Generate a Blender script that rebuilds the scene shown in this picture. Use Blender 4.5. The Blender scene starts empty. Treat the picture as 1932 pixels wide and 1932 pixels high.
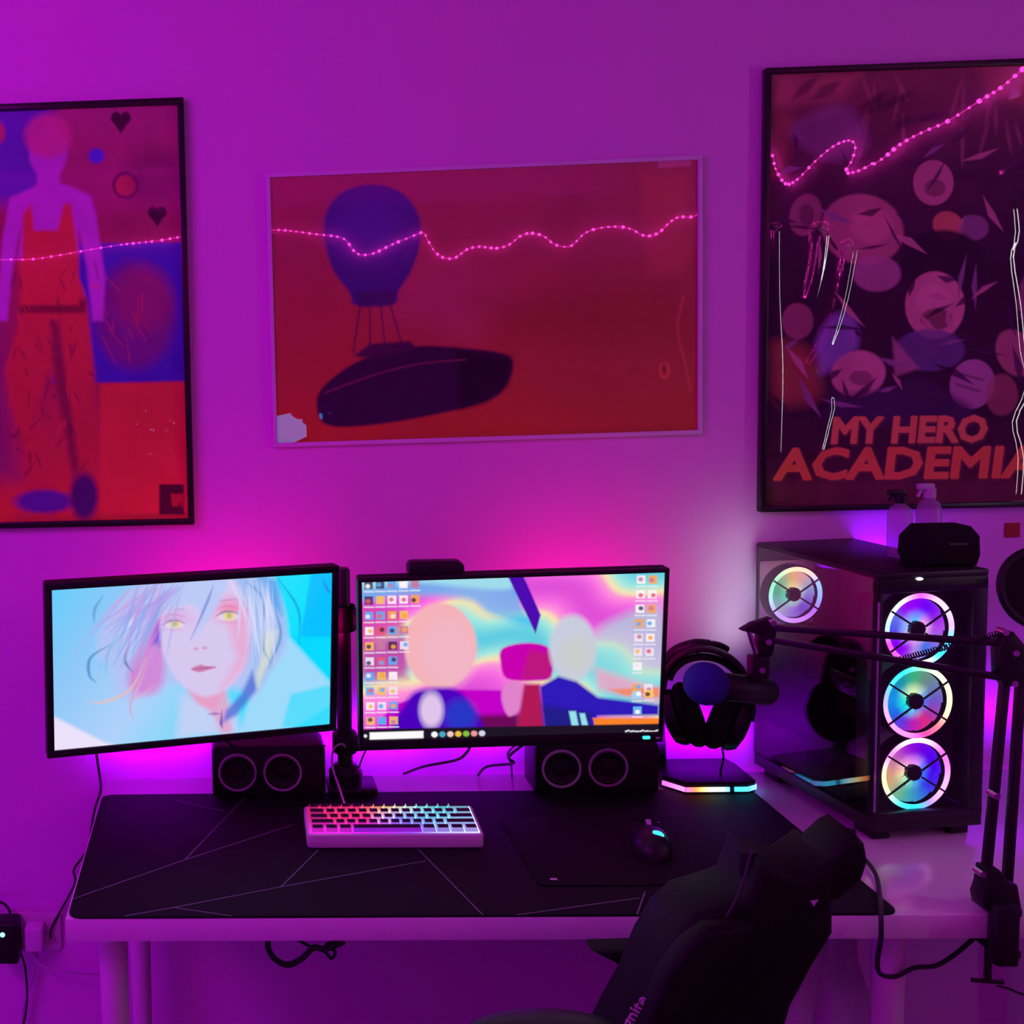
import bpy, bmesh, math, random
import numpy as np
from mathutils import Vector, Matrix, Euler
random.seed(7); rng = np.random.default_rng(7)
S = bpy.context.scene
C = S.collection

# ---------------------------------------------------------------- camera
FPX, YAW, PITCH, ROLL, CX, CY = 2088.0, -0.04378, 0.07706, -0.02669, 342.65, 838.1
CAM = Vector((0, -2.34, 1.64))
def _axes():
    c_, s_ = math.cos(YAW), math.sin(YAW); cp, sp = math.cos(PITCH), math.sin(PITCH)
    f = Vector((s_*cp, c_*cp, -sp)); r = Vector((c_, -s_, 0)); u = r.cross(f)
    c, s = math.cos(ROLL), math.sin(ROLL)
    return c*r+s*u, -s*r+c*u, f
AR, AU, AF = _axes()
cd = bpy.data.cameras.new('camera'); cam = bpy.data.objects.new('camera', cd); C.objects.link(cam)
M = Matrix.Identity(4)
for i, v in enumerate((AR, AU, -AF)):
    for k in range(3): M[k][i] = v[k]
M.translation = CAM
cam.matrix_world = M
cd.sensor_width = 36; cd.lens = FPX/1932*36
cd.shift_x = (966-CX)/1932; cd.shift_y = -(966-CY)/1932
cd.clip_start = 0.05; cd.clip_end = 50
S.camera = cam
def ray(px, py): return AF*FPX + AR*(px-CX) - AU*(py-CY)
def at(px, py, Y):                       # point of the place seen at photo pixel (px,py), at depth plane Y
    d = ray(px, py); return CAM + d*((Y-CAM.y)/d.y)
def onz(px, py, Z):
    d = ray(px, py); return CAM + d*((Z-CAM.z)/d.z)

# ---------------------------------------------------------------- world + lights
w = bpy.data.worlds.new('world'); S.world = w; w.use_nodes = True
w.node_tree.nodes['Background'].inputs[0].default_value = (0.02, 0.0, 0.03, 1)
w.node_tree.nodes['Background'].inputs[1].default_value = 0.2
vs = S.view_settings
vs.view_transform = 'Standard'; vs.look = 'None'; vs.exposure = 0.0; vs.gamma = 1.0; vs.use_curve_mapping = False
S.cycles.sample_clamp_indirect = 3.0
S.cycles.use_denoising = True
S.cycles.max_bounces = 5; S.cycles.diffuse_bounces = 3; S.cycles.glossy_bounces = 3; S.cycles.transparent_max_bounces = 10
S.cycles.use_adaptive_sampling = True; S.cycles.adaptive_threshold = 0.05; S.cycles.adaptive_min_samples = 16

def area(name, loc, target, sx, sy, col, power, spread=math.pi):
    l = bpy.data.lights.new(name, 'AREA'); l.shape = 'RECTANGLE'; l.size = sx; l.size_y = sy
    l.color = col; l.energy = power; l.spread = spread
    o = bpy.data.objects.new(name, l); C.objects.link(o); o.location = loc
    o.rotation_euler = (Vector(target)-Vector(loc)).to_track_quat('-Z', 'Y').to_euler()
    return o
def point(name, loc, col, power, r=0.02):
    l = bpy.data.lights.new(name, 'POINT'); l.color = col; l.energy = power; l.shadow_soft_size = r
    o = bpy.data.objects.new(name, l); C.objects.link(o); o.location = loc; return o
MAG = (0.80, 0.0, 1.0)
# RGB strip running under the ceiling along the left wall and the wall behind the photographer
area('led_cove_left_light', (-1.62, -1.35, 2.38), (0.0, -0.35, 1.15), 2.0, 0.06, (0.77, 0.0, 1.0), 30)
area('led_cove_rear_light', (0.3, -3.48, 2.40), (0.3, -3.48, 2.60), 3.4, 0.05, (0.88, 0.0, 0.90), 4.5)
area('led_cove_right_light', (2.5, -1.5, 2.42), (2.5, -1.5, 2.60), 1.6, 0.05, (0.9, 0.16, 0.85), 3.0)
area('low_left_fill_light', (-1.70, -0.9, 0.30), (0.0, -0.5, 0.45), 1.4, 0.05, (0.40, 0.0, 1.0), 9.0)  # unseen violet fill, added low on the left to lift the lower wall
# strips stuck on the backs of the two monitors (pink upwards) and along the back of the desk (violet)
area('monitor_backlight_left', (0.03, -0.18, 1.09), (0.03, 0.0, 1.17), 0.36, 0.04, (1.0, 0.0, 0.30), 0.62)
area('monitor_backlight_right', (0.71, -0.18, 1.09), (0.71, 0.0, 1.17), 0.24, 0.04, (1.0, 0.0, 0.30), 0.50)
area('desk_strip_light_left', (0.06, -0.07, 0.825), (0.06, 0.0, 0.825), 0.72, 0.02, (0.42, 0.0, 1.0), 1.10, 2.5)
area('desk_strip_light_mid', (0.78, -0.07, 0.825), (0.78, 0.0, 0.825), 0.62, 0.02, (0.34, 0.0, 1.0), 1.05, 2.5)
area('desk_strip_light_far', (1.85, -0.07, 0.85), (1.85, 0.0, 0.87), 1.0, 0.02, (0.33, 0.0, 1.0), 1.05, 2.6)
# light leaking out of the tower's rear fan on to the wall
area('rear_fan_glow', (1.060, -0.085, 1.13), (1.02, 0.0, 1.16), 0.05, 0.26, (0.55, 1.0, 0.68), 0.10)
area('rear_fan_glow_blue', (1.30, -0.03, 1.17), (1.31, 0.0, 1.25), 0.16, 0.03, (0.22, 0.0, 1.0), 0.60)

# ---------------------------------------------------------------- materials
def srgb(c):
    c = np.asarray(c, float)/255.0
    return np.where(c <= .04045, c/12.92, ((c+.055)/1.055)**2.4)
def mat(name, col, rough=0.5, metal=0.0, spec=0.5, coat=0.0, emit=None, estr=0.0, bump=0.0, bscale=200.0, var=0.0, trans=0.0, alpha=1.0, coat_rough=0.03):
    m = bpy.data.materials.new(name); m.use_nodes = True
    nt = m.node_tree; b = nt.nodes['Principled BSDF']
    b.inputs['Base Color'].default_value = (*col, 1); b.inputs['Roughness'].default_value = rough
    b.inputs['Metallic'].default_value = metal; b.inputs['Specular IOR Level'].default_value = spec
    b.inputs['Coat Weight'].default_value = coat; b.inputs['Coat Roughness'].default_value = coat_rough
    b.inputs['Transmission Weight'].default_value = trans; b.inputs['Alpha'].default_value = alpha
    if emit is not None:
        b.inputs['Emission Color'].default_value = (*emit, 1); b.inputs['Emission Strength'].default_value = estr
    if bump or var:
        tc = nt.nodes.new('ShaderNodeTexCoord'); n = nt.nodes.new('ShaderNodeTexNoise')
        n.inputs['Scale'].default_value = bscale; n.inputs['Detail'].default_value = 4
        nt.links.new(tc.outputs['Object'], n.inputs['Vector'])
        if bump:
            bp = nt.nodes.new('ShaderNodeBump'); bp.inputs['Strength'].default_value = bump; bp.inputs['Distance'].default_value = 0.002
            nt.links.new(n.outputs['Fac'], bp.inputs['Height']); nt.links.new(bp.outputs['Normal'], b.inputs['Normal'])
        if var:
            mx = nt.nodes.new('ShaderNodeMix'); mx.data_type = 'RGBA'
            mx.inputs['A'].default_value = (*[c*(1-var) for c in col], 1); mx.inputs['B'].default_value = (*[min(1, c*(1+var)) for c in col], 1)
            nt.links.new(n.outputs['Fac'], mx.inputs['Factor']); nt.links.new(mx.outputs['Result'], b.inputs['Base Color'])
    return m
def attr_emit(name, strength, rough=0.4, spec=0.3):
    m = bpy.data.materials.new(name); m.use_nodes = True; nt = m.node_tree; b = nt.nodes['Principled BSDF']
    a = nt.nodes.new('ShaderNodeAttribute'); a.attribute_name = 'Col'
    b.inputs['Base Color'].default_value = (0.004, 0.004, 0.005, 1); b.inputs['Roughness'].default_value = rough; b.inputs['Specular IOR Level'].default_value = spec
    nt.links.new(a.outputs['Color'], b.inputs['Emission Color']); b.inputs['Emission Strength'].default_value = strength
    return m
def attr_print(name, coat=1.0, rough=0.6, spec=0.0):
    m = bpy.data.materials.new(name); m.use_nodes = True; nt = m.node_tree; b = nt.nodes['Principled BSDF']
    a = nt.nodes.new('ShaderNodeAttribute'); a.attribute_name = 'Col'
    nt.links.new(a.outputs['Color'], b.inputs['Base Color']); b.inputs['Roughness'].default_value = rough; b.inputs['Specular IOR Level'].default_value = spec
    b.inputs['Coat Weight'].default_value = coat; b.inputs['Coat Roughness'].default_value = 0.004
    return m
def glass(name, tint, ior=1.5, rough=0.01):
    m = bpy.data.materials.new(name); m.use_nodes = True; nt = m.node_tree
    for n in list(nt.nodes): nt.nodes.remove(n)
    o = nt.nodes.new('ShaderNodeOutputMaterial'); mx = nt.nodes.new('ShaderNodeMixShader')
    t = nt.nodes.new('ShaderNodeBsdfTransparent'); t.inputs[0].default_value = (*tint, 1)
    g = nt.nodes.new('ShaderNodeBsdfGlossy'); g.inputs['Roughness'].default_value = rough
    f = nt.nodes.new('ShaderNodeLayerWeight'); f.inputs['Blend'].default_value = 0.5
    p = nt.nodes.new('ShaderNodeMath'); p.operation = 'POWER'; p.inputs[1].default_value = 4.0
    k = nt.nodes.new('ShaderNodeMath'); k.operation = 'MULTIPLY_ADD'; f0 = ((ior-1)/(ior+1))**2; k.inputs[1].default_value = 1-f0; k.inputs[2].default_value = f0
    nt.links.new(f.outputs['Facing'], p.inputs[0]); nt.links.new(p.outputs[0], k.inputs[0])
    nt.links.new(k.outputs[0], mx.inputs[0]); nt.links.new(t.outputs[0], mx.inputs[1]); nt.links.new(g.outputs[0], mx.inputs[2]); nt.links.new(mx.outputs[0], o.inputs[0])
    return m
WALL = mat('wall_paint', (0.80, 0.42, 0.80), 0.55, bump=0.10, bscale=60, var=0.015, spec=0.3)
CEIL = mat('ceiling_paint', (0.8, 0.8, 0.8), 0.7)
FLOOR = mat('floor_laminate', (0.16, 0.11, 0.08), 0.4, var=0.3, bscale=6)
WHITE_LAM = mat('white_laminate', (0.78, 0.76, 0.76), 0.17, var=0.02, bscale=20)
WHITE_MET = mat('white_leg_metal', (0.75, 0.73, 0.74), 0.3)
MATCLOTH = mat('mat_cloth', (0.008, 0.006, 0.010), 0.75, bump=0.15, bscale=900, spec=0.2, var=0.15)
MATLINE = mat('mat_line_print', (0.16, 0.15, 0.20), 0.7)
BLACK = mat('black_plastic', (0.010, 0.009, 0.011), 0.42, spec=0.35, bump=0.05, bscale=500)
BLACK_GL = mat('black_gloss', (0.008, 0.007, 0.009), 0.15, spec=0.5)
BLACK_MAT = mat('black_fabric', (0.010, 0.009, 0.011), 0.85, spec=0.15, bump=0.2, bscale=700)
BLACK_MET = mat('black_metal', (0.022, 0.017, 0.020), 0.35, metal=0.3)
FRAME = mat('frame_black', (0.012, 0.010, 0.012), 0.3, spec=0.4)
LEATHER = mat('black_leatherette', (0.004, 0.0035, 0.0045), 0.55, spec=0.16, bump=0.25, bscale=320)
SEAM = mat('seam_thread', (0.035, 0.03, 0.04), 0.7)
STEEL = mat('bright_steel', (0.7, 0.68, 0.7), 0.22, metal=1.0)
RINGGREY = mat('grey_driver_ring', (0.55, 0.52, 0.58), 0.4)
FOAM = mat('blue_foam', (0.035, 0.03, 0.24), 0.95, bump=0.6, bscale=350, spec=0.1)
CABLE_B = mat('cable_black', (0.014, 0.012, 0.015), 0.5)
CABLE_W = mat('cable_pale', (0.55, 0.5, 0.56), 0.5)
KEYCASE = mat('keyboard_case_white', (0.72, 0.68, 0.72), 0.4)
KEYCAP = mat('keycap_black', (0.010, 0.009, 0.012), 0.5, spec=0.4)
SHEETCLEAR = mat('clear_sleeve', (0.75, 0.72, 0.78), 0.2, spec=0.5)
PLUGW = mat('plug_white', (0.75, 0.74, 0.74), 0.4)
RED = mat('red_sticker', (0.35, 0.015, 0.02), 0.6)
TEXTW = mat('chair_lettering_thread', (0.75, 0.6, 0.72), 0.6, emit=None)

# ---------------------------------------------------------------- mesh helpers
def finish(bm, name, material, parent=None, smooth=True, angle=0.6, loc=None, rot=None):
    bmesh.ops.recalc_face_normals(bm, faces=bm.faces[:]) if len(bm.faces) < 20000 else None
    me = bpy.data.meshes.new(name); bm.to_mesh(me); bm.free()
    if smooth:
        me.shade_smooth(); me.set_sharp_from_angle(angle=angle)
    me.materials.append(material)
    o = bpy.data.objects.new(name, me); C.objects.link(o)
    if parent is not None: o.parent = parent
    if loc is not None: o.location = loc
    if rot is not None: o.rotation_euler = rot
    return o
def thing(name, label, cat, loc=(0, 0, 0), rot=(0, 0, 0), group=None):
    o = bpy.data.objects.new(name, None); o.empty_display_size = 0.05; C.objects.link(o)
    o.location = loc; o.rotation_euler = rot; o['label'] = label; o['category'] = cat
    if group: o['group'] = group
    return o
def tag(o, label, cat, group=None):
    o['label'] = label; o['category'] = cat
    if group: o['group'] = group
    return o
def NB(): return bmesh.new()
def _merge(bm, t, M4):
    if M4 is not None: t.transform(M4)
    me = bpy.data.meshes.new('tmp'); t.to_mesh(me); t.free(); bm.from_mesh(me); bpy.data.meshes.remove(me)
def box(bm, c, s, bev=0.0, seg=2, M4=None):
    t = bmesh.new(); bmesh.ops.create_cube(t, size=1)
    for v in t.verts: v.co = Vector((v.co.x*s[0]+c[0], v.co.y*s[1]+c[1], v.co.z*s[2]+c[2]))
    if bev: bmesh.ops.bevel(t, geom=t.edges[:], offset=bev, segments=seg, affect='EDGES', profile=0.5)
    _merge(bm, t, M4); return bm
def frameto(d):
    d = Vector(d).normalized(); a = Vector((0, 0, 1)) if abs(d.z) < 0.9 else Vector((1, 0, 0))
    x = a.cross(d).normalized(); y = d.cross(x); return x, y, d
def tube(bm, pts, r, seg=8, cap=True):
    pts = [Vector(p) for p in pts]; n = len(pts)
    rs = r if isinstance(r, (list, tuple)) else [r]*n
    rings = []; x = None
    for i, p in enumerate(pts):
        d = (pts[min(i+1, n-1)]-pts[max(i-1, 0)]).normalized()
        if x is None: x, y, _ = frameto(d)
        else:
            x = (x - d*x.dot(d)).normalized()
        y = d.cross(x)
        rings.append([bm.verts.new(p + (x*math.cos(2*math.pi*k/seg)+y*math.sin(2*math.pi*k/seg))*rs[i]) for k in range(seg)])
    for a, b in zip(rings[:-1], rings[1:]):
        for k in range(seg): bm.faces.new((a[k], a[(k+1) % seg], b[(k+1) % seg], b[k]))
    if cap: bm.faces.new(rings[0][::-1]); bm.faces.new(rings[-1])
    return bm
def cyl(bm, p0, p1, r0, r1=None, seg=24): return tube(bm, [p0, p1], [r0, r0 if r1 is None else r1], seg)
def spline(pts, n=8):
    P = [Vector(p) for p in pts]; P = [P[0]*2-P[1]] + P + [P[-1]*2-P[-2]]; out = []
    for i in range(1, len(P)-2):
        for k in range(n):
            t = k/n; a, b, c, d = P[i-1:i+3]
            out.append(0.5*((2*b)+(c-a)*t+(2*a-5*b+4*c-d)*t*t+(3*b-a-3*c+d)*t**3))
    out.append(P[-2]); return out
def lathe(bm, prof, seg=32, M4=None):       # prof: (r, z)
    t = bmesh.new(); rings = []
    for r, z in prof:
        if r < 1e-6: rings.append([t.verts.new((0, 0, z))]*seg)
        else: rings.append([t.verts.new((r*math.cos(2*math.pi*k/seg), r*math.sin(2*math.pi*k/seg), z)) for k in range(seg)])
    for a, b in zip(rings[:-1], rings[1:]):
        for k in range(seg):
            f = []
            for v in (a[k], a[(k+1) % seg], b[(k+1) % seg], b[k]):
                if v not in f: f.append(v)
            if len(f) > 2: t.faces.new(f)
    _merge(bm, t, M4); return bm
def torus(bm, R, r, seg=40, rs=8, M4=None, a0=0.0, a1=2*math.pi):
    pts = [Vector((R*math.cos(a0+(a1-a0)*k/seg), R*math.sin(a0+(a1-a0)*k/seg), 0)) for k in range(seg+1)]
    t = bmesh.new(); tube(t, pts, r, rs, cap=abs(a1-a0) < 6.2); _merge(bm, t, M4); return bm
def prism(bm, poly, y0, y1, bev=0.0, M4=None, seg=2):      # poly in (x,z), extruded along y
    t = bmesh.new()
    a = [t.verts.new((x, y0, z)) for x, z in poly]; b = [t.verts.new((x, y1, z)) for x, z in poly]
    t.faces.new(a); t.faces.new(b[::-1]); n = len(poly)
    for i in range(n): t.faces.new((a[i], b[i], b[(i+1) % n], a[(i+1) % n]))
    bmesh.ops.recalc_face_normals(t, faces=t.faces[:])
    if bev:
        ed = [e for e in t.edges if abs((e.verts[0].co-e.verts[1].co).y) < 1e-6]
        bmesh.ops.bevel(t, geom=ed, offset=bev, segments=seg, affect='EDGES', profile=0.5)
    _merge(bm, t, M4); return bm
def rrect(w, h, r, n=5, cx=0, cz=0):
    out = []
    for sx, sz, a in ((1, 1, 0), (-1, 1, 90), (-1, -1, 180), (1, -1, 270)):
        for k in range(n+1):
            t = math.radians(a+90*k/n); out.append((cx+sx*(w/2-r)+r*math.cos(t), cz+sz*(h/2-r)+r*math.sin(t)))
    return out
def ellipsoid(bm, c, r, M4=None, u=24, v=14):
    t = bmesh.new(); bmesh.ops.create_uvsphere(t, u_segments=u, v_segments=v, radius=1)
    for x in t.verts: x.co = Vector((x.co.x*r[0]+c[0], x.co.y*r[1]+c[1], x.co.z*r[2]+c[2]))
    _merge(bm, t, M4); return bm
def setcol(me, cols):                       # per-vertex linear colours
    a = me.color_attributes.new('Col', 'FLOAT_COLOR', 'POINT')
    c = np.ones((len(me.vertices), 4), np.float32); c[:, :3] = cols; a.data.foreach_set('color', c.ravel())
def text_mesh(name, body, size, material, parent, loc, rot, shear=0.0, offset=0.0, extrude=0.0004, sx=1.0, align='LEFT'):
    cu = bpy.data.curves.new(name, 'FONT'); cu.body = body; cu.size = size; cu.shear = shear; cu.offset = offset; cu.extrude = extrude
    cu.align_x = align; cu.resolution_u = 3
    o = bpy.data.objects.new(name, cu); C.objects.link(o)
    bpy.context.view_layer.update()
    me = bpy.data.meshes.new_from_object(o.evaluated_get(bpy.context.evaluated_depsgraph_get())); me.name = name
    bpy.data.objects.remove(o)
    me.materials.clear(); me.materials.append(material)
    o = bpy.data.objects.new(name, me); C.objects.link(o); o.parent = parent; o.location = loc; o.rotation_euler = rot; o.scale = (sx, 1, 1)
    return o

# ---------------------------------------------------------------- painter for flat prints and screens
class Art:
    """colours for a flat sheet; shapes are given in artboard units spanned by the quad TL,TR,BR,BL"""
    def __init__(s, nx, ny, quad, conv):
        s.nx, s.ny, s.conv = nx, ny, conv
        u, v = np.meshgrid(np.linspace(0, 1, nx), np.linspace(0, 1, ny))
        q = np.array(quad, float)
        P = ((1-u)*(1-v))[..., None]*q[0]+(u*(1-v))[..., None]*q[1]+(u*v)[..., None]*q[2]+((1-u)*v)[..., None]*q[3]
        s.X, s.Y, s.U, s.V = P[..., 0], P[..., 1], u, v
        s.c = np.zeros((ny, nx, 3))
    def _mix(s, a, col, sl=None):
        col = s.conv(col) if not isinstance(col, np.ndarray) else col
        if sl is None: s.c = s.c*(1-a[..., None])+col*a[..., None]
        else: s.c[sl] = s.c[sl]*(1-a[..., None])+col*a[..., None]
    def fill(s, col): s.c[:] = s.conv(col)
    def ramp(s, t, stops):
        t = np.clip(t, 0, 1); xs = [k for k, _ in stops]; cs = np.array([s.conv(c) for _, c in stops])
        s.c = np.stack([np.interp(t, xs, cs[:, k]) for k in range(3)], -1)
    def _sub(s, x0, x1, y0, y1):
        m = (s.X > x0) & (s.X < x1) & (s.Y > y0) & (s.Y < y1)
        r = np.where(m.any(1))[0]; c = np.where(m.any(0))[0]
        if not len(r) or not len(c): return None
        return (slice(r[0], r[-1]+1), slice(c[0], c[-1]+1))
    def poly(s, pts, col, soft=1.5, alpha=1.0, smooth=0):
        if smooth:
            P = [Vector((x, y, 0)) for x, y in pts]; P = P+[P[0]]
            Q = [P[-2]]+P+[P[1]]; out = []
            for i in range(1, len(Q)-2):
                for k in range(smooth):
                    t = k/smooth; a, b, c, d = Q[i-1:i+3]
                    v = 0.5*((2*b)+(c-a)*t+(2*a-5*b+4*c-d)*t*t+(3*b-a-3*c+d)*t**3); out.append((v.x, v.y))
            pts = out
        p = np.array(pts, float); m = soft*2+1
        sl = s._sub(p[:, 0].min()-m, p[:, 0].max()+m, p[:, 1].min()-m, p[:, 1].max()+m)
        if sl is None: return
        X, Y = s.X[sl], s.Y[sl]; ins = np.zeros(X.shape, bool); d = np.full(X.shape, 1e9)
        for (x0, y0), (x1, y1) in zip(p, np.roll(p, -1, 0)):
            dx, dy = x1-x0, y1-y0
            cnd = ((y0 > Y) != (y1 > Y)) & (X < dx*(Y-y0)/(dy if abs(dy) > 1e-9 else 1e-9)+x0); ins ^= cnd
            t = np.clip(((X-x0)*dx+(Y-y0)*dy)/(dx*dx+dy*dy+1e-9), 0, 1); d = np.minimum(d, (X-x0-t*dx)**2+(Y-y0-t*dy)**2)
        sd = np.where(ins, 1, -1)*np.sqrt(d); s._mix(np.clip(sd/(2*soft)+.5, 0, 1)*alpha, col, sl)
    def ell(s, cx, cy, rx, ry, col, soft=1.5, alpha=1.0, rot=0.0):
        m = max(rx, ry)+soft*2+2; sl = s._sub(cx-m, cx+m, cy-m, cy+m)
        if sl is None: return
        X, Y = s.X[sl]-cx, s.Y[sl]-cy; c, n = math.cos(rot), math.sin(rot)
        a, b = (X*c+Y*n)/rx, (-X*n+Y*c)/ry; k = np.sqrt(a*a+b*b)+1e-9
        s._mix(np.clip((1-k)*min(rx, ry)/(2*soft)+.5, 0, 1)*alpha, col, sl)
    def line(s, pts, wd, col, soft=1.0, alpha=1.0, taper=False, smooth=0):
        if smooth: pts = [(v.x, v.y) for v in spline([(x, y, 0) for x, y in pts], smooth)]
        p = np.array(pts, float); m = wd+soft*2+2
        sl = s._sub(p[:, 0].min()-m, p[:, 0].max()+m, p[:, 1].min()-m, p[:, 1].max()+m)
        if sl is None: return
        X, Y = s.X[sl], s.Y[sl]; best = np.full(X.shape, -1e9); n = len(p)-1
        for i in range(n):
            (x0, y0), (x1, y1) = p[i], p[i+1]; dx, dy = x1-x0, y1-y0
            t = np.clip(((X-x0)*dx+(Y-y0)*dy)/(dx*dx+dy*dy+1e-9), 0, 1); d = np.sqrt((X-x0-t*dx)**2+(Y-y0-t*dy)**2)
            h = wd/2*(np.sin(math.pi*np.clip((i+t)/n, .04, .96)) if taper else 1.0); best = np.maximum(best, h-d)
        s._mix(np.clip(best/(2*soft)+.5, 0, 1)*alpha, col, sl)
    def text_cells(s): pass
    def noise(s, amp, sc, seed=0):
        g = np.random.default_rng(seed); t = np.zeros(s.X.shape)
        for k in range(5):
            f = sc*(1.9**k); a, b, p, q = g.uniform(-1, 1, 4)
            t += np.sin(s.X*f*a+s.Y*f*b+p*9+2*np.sin(s.X*f*.6*q+s.Y*f*.5*p))/(k+1)
        s.c *= np.clip(1+amp*t, 0, 3)[..., None]
def sheet(name, art, wd, ht, material, parent, disp=None, y=0.0, z0=0.0):
    """grid in local x (0 centre), z (0 centre), facing -y, coloured by art"""
    nx, ny = art.nx, art.ny
    x = (art.U-.5)*wd; z = (.5-art.V)*ht+z0; yy = np.full_like(x, y) if disp is None else y-disp
    v = np.stack([x, yy, z], -1).reshape(-1, 3).astype(np.float32)
    i = np.arange(nx*ny).reshape(ny, nx)
    f = np.stack([i[:-1, :-1], i[1:, :-1], i[1:, 1:], i[:-1, 1:]], -1).reshape(-1, 4)
    me = bpy.data.meshes.new(name); me.vertices.add(len(v)); me.vertices.foreach_set('co', v.ravel())
    nf = len(f); me.loops.add(nf*4); me.loops.foreach_set('vertex_index', f.ravel().astype(np.int32))
    me.polygons.add(nf); me.polygons.foreach_set('loop_start', np.arange(0, nf*4, 4, dtype=np.int32)); me.polygons.foreach_set('loop_total', np.full(nf, 4, np.int32))
    me.update(); me.shade_smooth(); setcol(me, art.c.reshape(-1, 3)); me.materials.append(material)
    o = bpy.data.objects.new(name, me); C.objects.link(o); o.parent = parent; return o

# ================================================================ the room
XL, XR, YB, ZC = -1.75, 2.60, -3.60, 2.60
def slab(name, c, s, m):
    o = finish(box(NB(), c, s), name, m, smooth=False); o['kind'] = 'structure'; return o
slab('floor', ((XL+XR)/2, YB/2, -0.05), (XR-XL+.2, -YB+.2, 0.1), FLOOR)
slab('ceiling', ((XL+XR)/2, YB/2, ZC+.05), (XR-XL+.2, -YB+.2, 0.1), CEIL)
slab('wall_back', ((XL+XR)/2, 0.05, ZC/2), (XR-XL+.2, 0.1, ZC), WALL)
slab('wall_front', ((XL+XR)/2, YB-0.05, ZC/2), (XR-XL+.2, 0.1, ZC), WALL)
slab('wall_left', (XL-.05, YB/2, ZC/2), (0.1, -YB, ZC), WALL)
slab('wall_right', (XR+.05, YB/2, ZC/2), (0.1, -YB, ZC), WALL)
slab('baseboard_back', ((XL+XR)/2, -0.008, 0.04), (XR-XL, 0.016, 0.08), PLUGW)
# unseen narrow window, added and sized so the creased right poster mirrors white streaks
WINGLOW = mat('added_window_glow', (0.02, 0.02, 0.02), 0.3, emit=(1.0, 0.93, 0.98), estr=19.0)
WY = -1.10
wf = NB()
for zz in (1.12, 2.08): box(wf, (XR-.01, WY, zz), (0.03, 0.096, 0.05), .004)
for yy in (WY-.033, WY+.033): box(wf, (XR-.01, yy, 1.60), (0.03, 0.03, 0.98), .004)
wn = finish(wf, 'added_window_1', PLUGW); wn['kind'] = 'structure'
finish(box(NB(), (XR-.004, WY, 1.60), (0.004, 0.036, 0.92)), 'pane', WINGLOW, wn, smooth=False)

# string of pink fairy lights draped high round the room behind the photographer (seen mirrored in the posters)
GLOWPINK = mat('pink_bulb', (0.05, 0.0, 0.03), 0.4, emit=(1.0, 0.045, 0.50), estr=42.0)
GLOWPINK.cycles.emission_sampling = 'NONE'
GLOWWIRE = mat('glowing_wire', (.05, 0, .03), .4, emit=(1.0, .03, .5), estr=14.0); GLOWWIRE.cycles.emission_sampling = 'NONE'
def mirror_to_room(px, py):               # where a flat sheet on the back wall shows the room behind the photographer
    P = at(px, py, -0.012); d = P-CAM; d.y = -d.y
    ts = [(YB+.02-P.y)/d.y]
    if d.x > 0: ts.append((XR-.02-P.x)/d.x)
    return P+d*min(ts)
drape = [(0, 490), (60, 488), (110, 480), (170, 470), (230, 462), (300, 455), (345, 447), (400, 440), (470, 434), (525, 433), (560, 437), (600, 443), (640, 448), (657, 456), (672, 476), (685, 481), (705, 478), (740, 460), (770, 447), (795, 437), (805, 452), (820, 475), (840, 486), (860, 484), (880, 470), (905, 465), (940, 469), (965, 462), (985, 447), (1005, 441), (1030, 447), (1050, 462), (1075, 466), (1090, 455), (1105, 440), (1130, 430), (1165, 426), (1190, 431), (1215, 443), (1240, 438), (1260, 420), (1280, 408), (1310, 407), (1360, 380), (1420, 290), (1453, 290), (1462, 318), (1482, 346), (1505, 338), (1540, 304), (1575, 276), (1605, 265), (1618, 275), (1612, 302), (1600, 325), (1625, 322), (1665, 300), (1700, 272), (1740, 250), (1790, 228), (1850, 190), (1890, 165), (1932, 130)]
path = spline([mirror_to_room(*p) for p in drape], 6)
ls = thing('fairy_light_string', 'pink fairy light string mirrored as a dotted line in the three posters', 'string lights', (0.4, YB+.02, 2.2))
off = Vector(ls.location)
finish(tube(NB(), [p-off for p in path], 0.0022, 5), 'wire', GLOWWIRE, ls)
bb = NB(); acc = 0.0; last = path[0]
for p in path:
    acc += (p-last).length; last = p
    if acc > 0.03:
        acc = 0; r = random.uniform(.0055, .0095); t = bmesh.new(); bmesh.ops.create_icosphere(t, subdivisions=1, radius=r); _merge(bb, t, Matrix.Translation(p-off))
finish(bb, 'bulbs', GLOWPINK, ls)['kind'] = 'stuff'

# added unseen blue panel, shaped so the centre poster mirrors a blue corner patch
q0, q1, q2 = mirror_to_room(514, 836), mirror_to_room(576, 800), mirror_to_room(535, 780)
tb = thing('blue_patch_panel', 'added blue glow panel mirrored in the lower left corner of the balloon poster', 'blue_patch_panel', ((q0.x+q1.x)/2, YB+.001, (q0.z+q2.z)/2))
tw_, th_ = abs(q1.x-q0.x), abs(q2.z-q0.z)
finish(box(NB(), (0, .006, 0), (tw_+.02, .010, th_+.02), .003), 'panel_body', BLACK, tb)
TBG = mat('panel_glow', (.02, .02, .02), .3, emit=(.05, .28, 1.0), estr=9.0); TBG.cycles.emission_sampling = 'NONE'
finish(prism(NB(), [(-tw_*.5, -th_*.5), (tw_*.1, -th_*.5), (tw_*.5, -th_*.28), (tw_*.5, th_*.1), (tw_*.02, th_*.5), (-tw_*.5, th_*.36)], .0115, .0125), 'screen', TBG, tb, smooth=False)  # glowing face cut to the outline of the wanted reflection

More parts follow.
